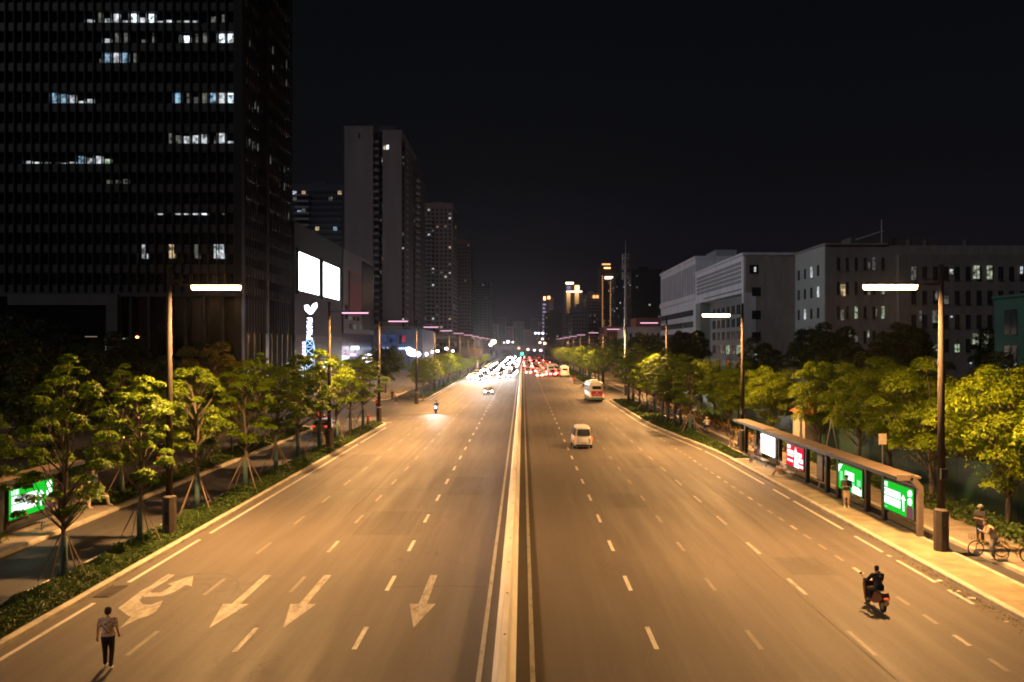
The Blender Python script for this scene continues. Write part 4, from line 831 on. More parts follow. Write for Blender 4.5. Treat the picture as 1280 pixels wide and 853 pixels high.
b0 = bicycle('x', (20.4, 90, .17), R(70), (.4, .12, .05), 'bicycles parked along the right walkway'); b1_ = bicycle('x', (20.4, 90, .17), R(70), (.5, .3, .03), 'bicycles parked along the right walkway'); b2_ = bicycle('x', (20.4, 90, .17), R(70), (.3, .3, .32), 'bicycles parked along the right walkway')
pb = [b0, b1_, b2_]; rb = random.Random(3)
for p in pb: KC[p.name] = kids(p)
y = 71.5
while y < 132:
    if rb.random() < .9:
        p = pb[rb.randrange(3)]; lb = 'one of the shared bicycles in the long parked row on the right walkway'; x = 20.6+rb.uniform(-.5, .6)
        if p.name not in used: used.add(p.name); p.location = (x, y, .17); p.rotation_euler.z = R(rb.uniform(50, 100)); p['label'] = lb
        else: copy_tree(p, (x, y, .17), R(rb.uniform(50, 100)), lb, 'bicycles parked along the right walkway')
    y += rb.uniform(.7, 1.6)
def scooter(label, loc, rz, col, lit=False, tail=True):
    M_ = mat('scooter_%0.2f%0.2f%0.2f' % col, col, .35, .1, spec=.6); r = empty('motor_scooter', label, 'scooter', loc, rz)
    for y in (-.6, .62):
        wl = MB().torus((0, y, .24), .19, .055, 'x', 20, 8).build('wheel', M_tyre, r); MB().tube([(-.03, y, .24), (.03, y, .24)], .13, 12).build('rim', M_rim, wl)
    MB().prism([(-.85, .55), (-.8, .72), (-.2, .7), (0, .36), (.3, .34), (.42, .3), (.42, .26), (-.1, .24), (-.35, .3), (-.6, .4)], -.15, .15, 'x').build('body', M_, r)
    MB().prism([(.38, .3), (.34, .36), (.5, .95), (.58, .98), (.66, .8), (.52, .34)], -.2, .2, 'x').build('leg_shield', M_, r)
    bevel(MB().prism([(-.82, .72), (-.84, .8), (-.5, .82), (-.2, .78), (-.18, .71)], -.14, .14, 'x').build('seat', M_dark, r), .03)
    MB().tube([(0, .62, .24), (0, .5, .98)], .03, 6).build('fork', M_dark, r); MB().tube([(-.34, .36, 1.05), (-.1, .5, 1.04), (.1, .5, 1.04), (.34, .36, 1.05)], .018, 6).build('handlebar', M_dark, r)
    for s in (-1, 1): 
        st = MB().tube([(s*.28, .4, 1.06), (s*.36, .42, 1.22)], .007, 4).build('mirror_stalk', M_dark, r); MB().ball((s*.38, .42, 1.26), .055, 8, 5, (1.2, .3, .8)).build('mirror', M_dark, st)
    MB().ball((0, .66, .86), .09, 10, 6, (1, .5, .8)).build('headlight', emis('scooter_head', (.97, .97, 1), 130) if lit else mat('lamp_lens', (.6, .6, .6), .1), r)
    MB().ball((0, -.88, .6), .06, 10, 6, (1.8, .5, .8)).build('tail_light', emis('scooter_tail', (1, .12, .04), 1.0), r)
    MB().box(-.1, .1, -.9, -.88, .34, .48).build('licence_plate', mat('plate_yel', (.5, .4, .1), .5), r)
    if not lit: r.scale = (.87,)*3
    if lit:
        sp = bpy.data.lights.new('scooter_beam', 'SPOT'); sp.energy = 2500; sp.spot_size = R(75); sp.spot_blend = .7; sp.color = (.97, .97, 1)
        so_ = bpy.data.objects.new('scooter_beam', sp); COL.objects.link(so_); so_.location = (0, .85, .86); so_.rotation_euler = Vector((0, 1, -.42)).to_track_quat('-Z', 'Y').to_euler(); so_.parent = r
    return r
RIDE = dict(hip=(0, -.3, .86), chest=(0, -.2, 1.2), neck=(0, -.14, 1.38), head=(0, -.1, 1.53), elL=(-.3, .03, 1.1), haL=(-.32, .3, 1.06), elR=(.3, .03, 1.1), haR=(.32, .3, 1.06), knL=(-.17, .18, .72), anL=(-.14, .12, .4), knR=(.17, .18, .72), anR=(.14, .12, .4), sh=.2)
x, y = G(1094, 760)
scooter('red and black motor scooter ridden away on the right carriageway', (x, y, .01), R(4), (.07, .008, .006)); person('rider in black jacket on the red motor scooter', (x, y, .01), R(4), RIDE, D, D, sleeve=1.8, shoes=D, hs=.87)
x, y = G(545, 517)
scooter('motor scooter with blazing white headlight coming down the left carriageway', (x, y, .01), R(182), (.05, .06, .2), True); person('rider in dark blue on the scooter with the white headlight', (x, y, .01), R(182), RIDE, cloth('navy', (.02, .03, .1)), D, sleeve=1.8, helmet=D, vox=.025)
for (px, py, c1, lb, sk) in ((882, 553, W_, 'rider in white helmet on an electric scooter in the right cycle lane', 1), (716, 478, RD, 'rider in red top on a far scooter by the right kerb', 0), (203, 582, D, 'rider in black on a scooter on the cycle path beyond the left verge', 0)):
    x, y = G(px, py); y = min(y, 200)
    if px == 882: x = 18.9; y = 87
    z = .18 if px == 203 else .01
    scooter(lb.replace('rider', 'scooter under the rider').replace(' on an electric scooter', '').replace(' on a far scooter', '').replace(' on a scooter', ''), (x, y, z), 0, (.1, .1, .12)); person(lb, (x, y, z), 0, RIDE, c1, D, vox=.025, helmet=MATS['cloth_white'] if sk else None)
# parked scooters / cars on the left service road
pc = car('parked_car', 'tan car waiting on the left service road behind the tree row', 'car', 'sedan', mat('tan_paint', (.3, .24, .15), .3, .4), tails=M_taildim); pc.location = (-20.5, 88, .0)
for k, (x, y) in enumerate([(-23.6, 100), (-24.8, 103), (-26.5, 108)]):
    scooter(['red', 'second red', 'third red'][k]+' scooter parked at the left junction corner', (x, y, .01), R(60+k*30), (.4, .03, .03))
# ------------------------------------------------------------------ buildings
rw = random.Random(17)
GLO = {'warm': room_glow('window_warm', (1, .72, .38), 1.0), 'white': room_glow('window_white', (.9, .95, 1), 1.1), 'cool': room_glow('window_cool', (.45, .75, 1), .9), 'green': room_glow('window_greenish', (.75, 1, .65), .8), 'dim': room_glow('window_dim', (.8, .8, .7), .22), 'orange': room_glow('window_orange', (1, .4, .12), 1.0)}
BR = {'white': room_glow('window_bright', (.85, .95, 1), 3.2), 'wing': room_glow('window_wing', (.9, 1, .72), .6)}
M_wd = mat('dark_pane', (.02, .022, .026), .15, spec=.7); M_wd2 = mat('dark_pane_blue', (.03, .04, .055), .2, spec=.7)
def rect(face, pos, u0, u1, z0, z1, d=.06, mb=None):
    """box on a facade. face 'S' faces the camera (-y), 'E' faces +x, 'W' faces -x"""
    mb = mb or MB()
    if face == 'S': mb.box(u0, u1, pos-d, pos+.05, z0, z1)
    elif face == 'E': mb.box(pos-.05, pos+d, u0, u1, z0, z1)
    else: mb.box(pos-d, pos+.05, u0, u1, z0, z1)
    return mb
def windows(r, face, pos, u0, u1, z0, z1, nu, nz, wf=.6, hf=.55, p=.05, kinds=('warm', 'white'), dark=M_wd, d=.06, frames=None, cap=45, sill=True):
    """grid of windows: the lit ones each a part, the unlit ones one part"""
    du, dz = (u1-u0)/nu, (z1-z0)/nz; un = MB(); lit = 0; fr = MB()
    for j in range(nz):
        for i in range(nu):
            a = u0+du*(i+.5-wf/2); b = a+du*wf; c = z0+dz*(j+.28); e = c+dz*hf
            if rw.random() < p and lit < cap:
                k = rw.choice(kinds); o = rect(face, pos, a, b, c, e if rw.random() < .7 else c+dz*hf*.6, d).build('lit_window', GLO[k], r, fix=True); lit += 1
            else: rect(face, pos, a, b, c, e, d, un)
            if frames: 
                rect(face, pos, a-.08, b+.08, c-.14, c-.02, d+.12, fr)
                rect(face, pos, (a+b)/2-.04, (a+b)/2+.04, c, e, d+.04, fr)
    o = un.build('unlit_windows', dark, r); o['kind'] = 'stuff'
    if frames: o = fr.build('window_frames', frames, r); o['kind'] = 'stuff'
def tower(name, label, x0, x1, y0, y1, h, wall, group=None, cat='building', z0=0):
    r = empty(name, label, cat, (0, 0, 0), 0, group); MB().box(x0, x1, y0, y1, z0, h).build('wall', wall, r); return r
def crown(r, x0, x1, y0, y1, h, m, par=1.1):
    b = MB(); t_ = .3
    b.box(x0-.1, x1+.1, y0-.1, y0+t_, h, h+par).box(x0-.1, x0+t_, y0+t_, y1, h, h+par).box(x1-t_, x1+.1, y0+t_, y1, h, h+par)
    b.build('parapet', m, r); MB().box(x0+(x1-x0)*.3, x0+(x1-x0)*.62, y0+(y1-y0)*.3, y0+(y1-y0)*.6, h+.01, h+3.6).build('lift_house', m, r)

# black office tower ------------------------------------------------
M_blk = mat('tower_black_frame', (.022, .021, .021), .45, .2); M_sp = mat('tower_spandrel', (.06, .056, .054), .5, .1, var=.25, scale=.15); M_fin = mat('tower_fin', (.05, .05, .05), .4, .3); M_tg = mat('tower_glass', (.008, .009, .012), .12, spec=.6)
Y0 = 136.0; X1 = -45.0; r = empty('office_tower', 'huge black glass office tower with a few blue-white lit rows, filling the upper left', 'office tower')
MB().box(-100, X1-.6, Y0+.6, 165.4, 0, 84).build('wall', M_tg, r)
fl = 25.2*Y0/F; pitch = 11.0*Y0/F; zc0 = ZZ(21.4, Y0)
sp_ = MB(); fins = MB()
rows = [zc0+fl*k for k in range(4, -14, -1)]
for z in rows:
    zb = z-fl/2-.75; zt = z-fl/2+.75
    sp_.box(-100.2, X1+.0, Y0+.05, Y0+.59, zb, zt); sp_.box(X1-.59, X1-.05, Y0+.6, 165.4, zb, zt)
sp_.build('spandrel_band', M_blk, r)
pn = MB(); tones = MB()
x = X1-1.2
xs = []
while x-pitch > -100: xs.append(x); x -= pitch
for z in rows:
    for i, x in enumerate(xs):
        if x < -78: pass
        (pn if i % 3 else tones).box(x-pitch+.2, x-.08, Y0-.02, Y0+.05, z-fl/2-.62, z-fl/2+.62)
    y = Y0+1.4
    while y < 164: 
        if not (148 < y < 150.5): pn.box(X1-.05, X1+.03, y+.1, y+.95, z-fl/2-.6, z-fl/2+.6)
        y += 1.45
o = pn.build('spandrel_panels', M_sp, r); o['kind'] = 'stuff'; o = tones.build('spandrel_panels', mat('tower_spandrel_b', (.048, .045, .044), .5, .1), r); o['kind'] = 'stuff'
for i, x in enumerate(xs): fins.box(x-.07, x+.07, Y0-.25, Y0+.04, ZZ(370, Y0), 82)
y = Y0+1.4
while y < 165: fins.box(X1+.0, X1+.22, y-.06, y+.06, 11, 82); y += 1.45
o = fins.build('vertical_fins', M_fin, r); o['kind'] = 'stuff'
MB().box(X1-1.1, X1+.1, Y0-.3, Y0+1.3, 0, 84).build('corner_pier', M_blk, r)
MB().box(X1-.6, X1+.12, 148.6, 150.2, 0, 84).build('side_recess_band', M_blk, r)
MB().box(-100, X1+.3, Y0-.55, Y0+.5, ZZ(371, Y0), ZZ(366, Y0)).build('cornice', M_sp, r)
# lobby: portal frame and tall columns
MB().box(S(15, Y0), S(151, Y0), Y0-1.2, Y0+.3, ZZ(382, Y0), ZZ(369, Y0)).box(S(137, Y0), S(151, Y0), Y0-1.2, Y0+.3, 0, ZZ(382.2, Y0)).build('portal_frame', mat('portal_stone', (.1, .095, .09), .6, var=.2, scale=.3), r)
for x in np.arange(S(165, Y0), X1-1.5, 2.9): MB().box(x-.18, x+.18, Y0-.5, Y0+.4, 0, ZZ(371.2, Y0)).build('column', M_fin, r)
for y in np.arange(Y0+2, 165, 3.3): MB().box(X1-.3, X1+.3, y-.12, y+.12, 0, 11).build('column', mat('column_grey', (.16, .165, .18), .5, .2), r)
# individually lit office windows: (row y, [(px, kind, width fraction, height fraction from the sill)])
lit = {21.4: [(107, 'w', .3), (118, 'd', 1), (129, 'w', .4), (140, 'w', .9), (151, 'w', .2), (161, 'W', .9), (172, 'w', .5), (183, 'W', .9), (194, 'w', .15), (205, 'w', .25), (217, 'd', .2), (227, 'w', .2), (238, 'w', .2), (261, 'd', .6), (272, 'd', .8)],
 46.6: [(129, 'w', .4), (140, 'd', 1), (151, 'd', 1), (173, 'd', .3), (183, 'd', 1), (217, 'd', .8), (227, 'W', .7), (238, 'd', .9), (249, 'd', 1), (271, 'W', .9), (283, 'W', .9), (293, 'w', .15)],
 71.8: [(118, 'd', .4), (129, 'c', 1), (141, 'w', 1), (152, 'c', 1), (162, 'd', 1)],
 122.2: [(64, 'c', 1), (75, 'c', .9), (86, 'w', .8), (97, 'w', .2), (108, 'w', .4), (215, 'c', 1), (227, 'd', 1), (238, 'd', .6), (249, 'd', 1), (260, 'c', 1), (271, 'w', 1), (282, 'W', 1), (293, 'c', .8)],
 172.6: [(203, 'd', 1), (215, 'd', .8), (226, 'w', .7), (237, 'w', .8), (248, 'w', .9), (259, 'd', .7), (270, 'w', 1), (281, 'w', .2)],
 201: [(19, 'd', .2), (29, 'w', .5), (42, 'w', .4), (52, 'd', .4), (63, 'd', .4), (74, 'w', .3), (85, 'w', .4), (96, 'c', 1), (107, 'w', .8), (118, 'w', 1), (129, 'g', .7)],
 228.5: [(108, 'w', .2), (118, 'w', .3), (127, 'd', .8), (138, 'd', .8), (148, 'd', .9), (182, 'w', .12), (214, 'w', .1), (226, 'w', .1)],
 262: [(202, 'w', .4), (224, 'w', .5), (235, 'w', .1), (246, 'w', .3), (257, 'W', .5), (277, 'd', .3)],
 2: [(22, 'w', .15), (55, 'w', .4), (60, 'w', .4), (66, 'w', .4), (47, 'd', .3)]}
MK = {'w': GLO['white'], 'W': BR['white'], 'c': GLO['cool'], 'd': GLO['dim'], 'g': GLO['green']}
nlit = 0
for yy, L in lit.items():
    zc = ZZ(yy, Y0); zb = zc-.78; zt = zc+.78
    for (px, k, hf) in L:
        if nlit >= 96: break
        x = S(px+2, Y0); i = min(range(len(xs)), key=lambda q: abs(xs[q]-pitch/2-x)); xx = xs[i]
        ww = pitch*.68 if k != 'd' else pitch*rw.uniform(.25, .6); MB().box(xx-pitch*.12-ww, xx-pitch*.12, Y0+.3, Y0+.62, zb, zb+(zt-zb)*hf).build('lit_window', MK[k], r); nlit += 1
for (px, yy, hf) in ((180, 314, 1.6), (214, 314, 1.5), (246, 314, 1.6), (270, 314, 1.5), (277, 314, 1.6)):
    x = S(px, Y0-.1); MB().box(x-.33, x+.33, Y0-.12, Y0+.62, ZZ(323, Y0), ZZ(306, Y0)).build('lit_window', GLO['dim'] if px == 246 else GLO['warm'] if px == 214 else GLO['white'], r)
for px in (133, 155): x = S(px, Y0); MB().box(x-.25, x+.25, Y0+.2, Y0+.62, ZZ(438, Y0), ZZ(423, Y0)).build('lit_door', GLO['green'], r)
for (px, yy) in ((314, 53), (341, 62), (359, 80), (359, 104), (341, 86), (319, 131), (324, 136), (312, 178), (318, 181), (323, 184), (338, 201), (357, 212), (356, 234), (361, 330-60)):
    yv = X1*F/(px-VX); z = ZZ(yy, yv); MB().box(X1-.2, X1-.02, yv-.35, yv+.35, z-.6, z+.6).build('lit_window', GLO['dim'], r)

# mall with video screens -------------------------------------------
XM = -50.0; M_mall = mat('mall_dark_cladding', (.03, .045, .042), .5, var=.15, scale=.1); M_mg = mat('mall_grey_cladding', (.15, .14, .15), .6, var=.1, scale=.15); M_mdg = mat('mall_dark_glass', (.03, .04, .045), .25, spec=.5)
r = empty('shopping_mall', 'dark mall block with two huge blank white video screens on its street side', 'mall')
MB().box(-85, XM, 186, 235, 0, 36.3).build('wall', M_mall, r); MB().box(-84, XM+.4, 235.02, 283, 12.5, 36).build('wall', M_mg, r); MB().box(-84, XM-.4, 235.02, 283, 0, 12.5).build('ground_floor_wall', M_mdg, r)
MB().box(XM+.4, XM+.5, 262, 282.6, 14, 35.2).build('corner_glass', M_mdg, r)
MB().box(XM-.1, XM+.15, 186.3, 235, 10, 11.3).build('fascia', M_mg, r)
for (a, c) in ((188, 206.2), (211, 229)):
    f_ = MB().box(XM, XM+.5, a-.6, c+.6, 20.4, 30.6).build('screen_frame', M_dark, r); MB().box(XM+.5, XM+.56, a, c, ZZ(363, 188), ZZ(315, 188)).build('video_screen', emis('big_screen', (.93, .97, 1), 9), f_)
yy0 = 50*F/(VX-434); yy1 = 50*F/(VX-448.6)
pf = MB().box(XM+.4, XM+.7, yy0, yy1, ZZ(395, yy0), ZZ(338, yy0)).build('poster', mat('poster_red', (.3, .03, .03), .5, col2=(.2, .05, .03), scale=.2), r)
MB().box(XM+.7, XM+.74, yy0+1, yy1-1, ZZ(352, yy0), ZZ(341, yy0)).build('poster_top', mat('poster_brown', (.12, .07, .05), .5), pf)
for j in range(3):
    for i in range(8):
        y = 237+i*5.6; 
        if rw.random() < .8: MB().box(XM+.4, XM+.46, y, y+3.8, 15+j*2.6-1.2, 16.4+j*2.6-1.2).build('window', rw.choice([M_wd2, M_wd2, GLO['dim']]), r)
for i, (a, c, z, k) in enumerate([(188, 197, 1.5, 'white'), (199, 206, 1.5, 'warm'), (210, 222, 1.8, 'white'), (237, 247, 3, 'white'), (250, 262, 3, 'cool'), (266, 280, 3, 'white')]):
    MB().box(XM-.5, XM+.08 if a < 235 else XM-.33, a, c, z, z+3.2).build('shop_front', BR['white'] if k == 'white' else GLO[k], r)
for (px, py, w_, h_, c) in ((381, 450, 10, 5, 'p'), (405, 449, 12, 2.2, 'r'), (455, 435, 9, 4, 'v'), (470, 447, 11, 9, 'w'), (436, 448, 7, 5, 'b'), (452, 443, 8, 3, 'p'), (366, 452, 8, 3, 'p')):
    y = 228 if px < 430 else 262; x = S(px, y); z = ZZ(py, y); pm = {'p': emis('sign_pink', (1, .35, .75), 3), 'r': emis('sign_red', (.9, .05, .15), 1), 'v': emis('sign_violet', (.9, .8, 1), 4), 'w': emis('sign_white', (1, .97, 1), 9), 'b': emis('sign_blue', (.3, .45, 1), 3)}[c]
    q = MB().box(-w_*y/F/2, w_*y/F/2, -.2, .2, -h_*y/F/2, h_*y/F/2).build('shop_sign', pm); q.location = (x, y-14, z); 
    pq = MB().tube([(0, .25, -max(z, 1)), (0, .25, 0)], .12, 6).build('sign_pole', M_dark, q)
    tag(q, {'p': 'small pink lit shop sign at street level', 'r': 'thin red lit shop sign at street level', 'v': 'violet-white lit shop sign high above the street trees', 'w': 'glaring square white shop sign beside the blue lit building', 'b': 'blue and white lit shop sign behind the tree tops'}[c]+(' left of the lattice pylon' if px == 366 else ' under the vertical pink sign' if px == 381 else ' right of the thin red sign' if px == 452 else ''), 'sign')

# lattice sign pylon --------------------------------------------------
yp = 152.0; xp = S(387, yp); r = empty('sign_pylon', 'tall lit sign pylon with bird-like mark over vertical letters and blue lattice', 'sign pylon', (xp, yp, 0)); u = yp/F
M_pl = emis('pylon_white', (.72, .78, 1), 7); M_pl2 = emis('pylon_letters', (.75, .8, 1), 5); M_ln = emis('pylon_lines', (.4, .65, 1), 2.6); M_pb = mat('pylon_blue', (.02, .04, .12), .4)
def PZ(py): return ZZ(py, yp)
MB().box(-.78, .78, .02, .7, 0, PZ(424)).build('core', M_pb, r); MB().box(-.5, .5, .1, .6, PZ(424), PZ(394)).build('letter_back', M_dark, r)
def pxp(pts): return [((px-387)*u, PZ(py)) for px, py in pts]
MB().prism(pxp([(380.5, 382), (385, 381.5), (388, 386.5), (391, 380.5), (395.5, 378.5), (396, 384), (390, 392.5), (386.5, 392.8), (381.5, 388)]), -.1, .3).build('bird_mark', M_pl, r)
for (a, c, l) in ((397.5, 403, 0), (405, 409.5, 1), (411, 415.5, 2), (417, 424, 3)):
    g_ = MB(); h_ = (c-a)*u; zt = PZ(a)
    g_.box(-.42, .42, -.1, .05, zt-.18, zt).box(-.08, .1, -.1, .05, zt-h_+.19, zt-.19).box(-.5, .5, -.1, .05, zt-h_, zt-h_+.18)
    if l % 2: g_.box(-.45, -.28, -.1, .05, zt-h_+.2, zt-.2)
    else: g_.box(.28, .45, -.1, .05, zt-h_+.2, zt-.2)
    g_.build('letter', M_pl2, r)
zz = [PZ(p) for p in (425, 434, 444, 454, 464, 474)]; Lp = MB(); wv = (.55, .85, .7, .85, .7, .85); mid = (.1, -.3, .35, -.25, .2, 0)
for k in range(5):
    a, c = zz[k], zz[k+1]
    for s in (-1, 1): Lp.tube([(s*wv[k], 0, a), (s*wv[k+1], 0, c)], .055, 5)
    Lp.tube([(-wv[k], 0, a), (mid[k], -.05, (a+c)/2), (wv[k+1], 0, c)], .045, 5).tube([(wv[k], 0, a), (mid[k], -.05, (a+c)/2), (-wv[k+1], 0, c)], .045, 5).tube([(-wv[k], 0, a), (wv[k], 0, a)], .045, 5)
Lp.build('lattice', M_ln, r)
q = MB()
for k in range(6): q.box(-.3, .3, -.1, .1, 2.3+k*.62*1.2, 2.3+k*.62*1.2+.52)
q = q.build('vertical_sign', emis('vertical_pink', (1, .62, .9), 3.2)); q.location = (S(380, 175), 175, 3.2); tag(q, 'vertical pink lit sign of stacked characters just left of the lattice pylon', 'sign'); MB().box(-.12, .12, .12, .3, -3.2, 6.4).build('sign_post', M_dark, q)
# blue lit low building beyond the mall
M_bb = mat('blue_lit_wall', (.16, .24, .42), .6, var=.15, scale=.3)  # blue light put into the wall colour
r = empty('shop_building', 'low building washed in blue light behind the round tree, roof railing on top', 'shop building'); yb = 300.0
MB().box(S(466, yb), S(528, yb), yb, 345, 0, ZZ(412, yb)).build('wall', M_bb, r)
for i in range(3): MB().box(S(473+i*13, yb), S(482+i*13, yb), yb-.2, yb, ZZ(430, yb), ZZ(419, yb)).build('window_bay', room_glow('blue_bay', (.1, .22, .6), .35, .5), r)
MB().box(S(470, yb), S(511, yb), yb-.5, yb-.2, ZZ(437, yb), ZZ(434.5, yb)).build('light_strip', emis('strip_blue', (.55, .68, 1), 1.6), r)
MB().box(S(503, yb), S(507, yb), yb-.3, yb, ZZ(428, yb), ZZ(420, yb)).build('red_sign', emis('red_s', (.7, .04, .1), .5), r)
rl = MB()
for k in range(26): x = S(466, yb)+k*.68; rl.box(x-.04, x+.04, yb, yb+.1, ZZ(412, yb), ZZ(409, yb))
rl.box(S(466, yb), S(528, yb), yb, yb+.1, ZZ(409, yb), ZZ(409, yb)+.1); rl.build('roof_railing', M_mast, r)
for k, (px, py, s, y) in enumerate([(515, 441, 1.5, 300), (511, 437, .9, 290), (521, 443, 1.2, 300), (539, 440, .7, 330), (547, 439, .6, 340), (558, 436, .6, 350), (566, 439, .5, 350), (532, 443, .8, 310)]):
    q = MB().ball((0, 0, 0), s, 12, 8, (1.2, .4, .8)).build('flood_lamp', emis('flood_white', (.93, .92, 1), 9)); q.location = (S(px, y), y, ZZ(py, y)); MB().tube([(0, .3, -q.location.z), (0, .3, 0)], .1, 6).build('lamp_post', M_dark, q)
    tag(q, 'glaring white floodlight above the left trees before the far towers', 'floodlight', 'floodlights beyond the left junction')
# residential towers on the left --------------------------------------
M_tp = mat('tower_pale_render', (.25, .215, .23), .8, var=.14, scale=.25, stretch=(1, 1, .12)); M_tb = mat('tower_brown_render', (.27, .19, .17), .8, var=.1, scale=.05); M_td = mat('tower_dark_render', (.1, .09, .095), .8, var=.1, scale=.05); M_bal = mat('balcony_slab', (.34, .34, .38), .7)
yt = 365.0; r = empty('apartment_tower', 'tall pale apartment tower with two blank end slabs and stacked balconies', 'apartment tower'); h = ZZ(160, yt)
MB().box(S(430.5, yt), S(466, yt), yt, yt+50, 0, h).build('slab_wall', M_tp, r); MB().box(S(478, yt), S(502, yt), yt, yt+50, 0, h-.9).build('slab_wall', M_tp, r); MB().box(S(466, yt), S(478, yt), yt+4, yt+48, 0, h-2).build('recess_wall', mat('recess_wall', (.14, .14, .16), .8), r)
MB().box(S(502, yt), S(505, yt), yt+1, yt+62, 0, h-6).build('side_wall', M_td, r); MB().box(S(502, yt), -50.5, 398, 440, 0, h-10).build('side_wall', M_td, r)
MB().box(S(470, yt), S(493, yt), yt+8, yt+20, h, h+3).build('roof_house', M_td, r); MB().box(S(448, yt), S(450, yt), yt-.1, yt, h-4.5, h-2.2).build('window', M_wd, r)
k = 0; z = 5.0
while z < h-5 and k < 33:
    b = MB().box(S(466, yt)+.1, S(472.5, yt), yt+.6, yt+4, z, z+.22).box(S(466, yt)+.1, S(472.5, yt), yt+.6, yt+.75, z+.22, z+.95); b.build('balcony', M_bal, r)
    b = MB().box(S(505, yt)-.4, -51.0, yt+8, yt+14, z, z+.25).box(-51.1, -50.9, yt+8, yt+14, z+.25, z+.95).box(S(505, yt), -51.2, yt+8, yt+8.15, z+.25, z+.95); b.build('balcony', M_bal, r)
    if z < h-14: MB().box(-50.6, -48.9, 402, 408, z, z+.25).box(-50.5, -48.9, 402, 402.15, z+.25, z+.95).build('balcony', M_bal, r)
    z += 3.05; k += 1
windows(r, 'S', yt+4, S(473, yt), S(477.5, yt), 5, h-6, 2, 32, .7, .5, .08, ('warm', 'white', 'dim', 'dim'), frames=None); windows(r, 'S', yt+1, S(502.3, yt), S(504.8, yt), 5, h-8, 1, 32, .7, .5, .1, ('dim', 'white', 'dim'))
windows(r, 'S', 398, S(505, yt)+.6, -51.2, 8, h-12, 2, 30, .6, .5, .1, ('dim', 'white', 'green', 'dim'))
for px in (479.5, 483): MB().box(S(px, yt), S(px+3, yt), yt-.15, yt, ZZ(187, yt), ZZ(181.5, yt)).build('lit_window', BR['white'] if px > 480 else GLO['warm'], r)
MB().box(S(430.5, yt)-1.4, S(430.5, yt), yt+6, yt+9, 6, 7).build('side_ledge', M_bal, r)
crown(r, S(430.5, yt), S(466, yt), yt, yt+50, h, M_tp, .8)
def apt(label, px0, px1, ytop, Y, depth, wall, nu, nz, p, kinds, wf=.55, hf=.5, street='E', group=None, balc=True, frames=None, cap=60):
    x0, x1, h = S(px0, Y), S(px1, Y), ZZ(ytop, Y); r = tower('apartment_tower', label, x0, x1, Y, Y+depth, h, wall, group)
    windows(r, 'S', Y, x0+.6, x1-.6, 6, h-2, nu, nz, wf, hf, p, kinds, M_wd2, .08, frames, cap)
    if street: windows(r, street, x1 if street == 'E' else x0, Y+2, Y+depth-2, 6, h-2, max(3, int(depth/6)), nz, wf, hf, p*.6, kinds, M_wd2, .08, None, 20)
    crown(r, x0, x1, Y, Y+depth, h, wall)
    if balc:
        n = min(nz, 32); dz = (h-8)/nz
        for j in range(n): MB().box(x0+(x1-x0)*.08, x0+(x1-x0)*.34, Y-1.2, Y-.12, 6+dz*j, 6+dz*j+.9).build('balcony', M_bal if balc is True else balc, r)
    return r
apt('dark blue apartment block with scattered lit windows between office tower and pale tower', 364, 429, 233, 420, 24, mat('tower_blue_render', (.08, .09, .12), .8), 11, 27, .1, ('warm', 'white', 'cool', 'dim', 'dim'), .8, .6, frames=M_bal)
apt('brownish apartment tower with a lit window column right of the pale tower', 527, 566, 256, 560, 40, M_tb, 7, 34, .12, ('dim', 'dim', 'white', 'warm', 'dim'), .5, .45)
apt('dim reddish tower, second beyond the pale tower', 566, 588, 302, 720, 50, mat('tower_red_render', (.2, .1, .09), .8), 6, 30, .03, ('dim', 'dim'), balc=False)
apt('low broad dim tower at the right end of the left skyline', 588, 613, 352, 850, 50, M_td, 7, 24, .1, ('dim', 'warm', 'dim'), balc=False)
# podium behind lamps on the left
r = tower('podium_building', 'long dim podium building below the left apartment towers', -66, -44, 352, 560, ZZ(436, 352)+8, M_td); windows(r, 'E', -44, 354, 558, 3, 15, 30, 3, .7, .5, .3, ('dim', 'warm', 'dim'), cap=40)
r = tower('podium_building', 'dim low commercial building behind the floodlights left of the avenue', S(515, 420), S(592, 420), 420, 470, ZZ(424, 420), M_td); windows(r, 'S', 420, S(517, 420), S(590, 420), 2, 11, 16, 3, .7, .5, .25, ('dim', 'warm', 'white'), cap=30)
# far skyline -----------------------------------------------------------
M_far = mat('far_tower_grey', (.2, .18, .2), .9, var=.1, scale=.02); M_far2 = mat('far_tower_mauve', (.26, .2, .24), .9, var=.1, scale=.02)
for k, (a, b_, t, Y) in enumerate([(612, 622, 405, 1500), (621, 632, 396, 1600), (633, 641, 408, 1500), (641, 655, 402, 1700), (655, 664, 412, 1500), (663, 673, 398, 1600), (673, 680, 403, 1400), (690, 700, 394, 1500)]):
    x0, x1, h = S(a, Y), S(b_, Y), ZZ(t, Y); r = tower('far_tower', ['far left hazy slab tower', 'second hazy tower, the taller one', 'third small hazy tower', 'broad hazy tower in the gap over the avenue', 'low hazy tower right of the avenue axis', 'tall hazy tower left of the purple-lit one', 'narrow hazy tower touching the purple-lit one', 'hazy tower between the purple-lit and golden towers'][k]+' on the horizon', x0, x1, Y, Y+40, h, M_far if k % 2 else M_far2, cat='tower')
    windows(r, 'S', Y, x0+1, x1-1, 10, h-3, 4, 14, .5, .4, .06, ('dim', 'warm', 'dim'), M_wd, .3, cap=8)
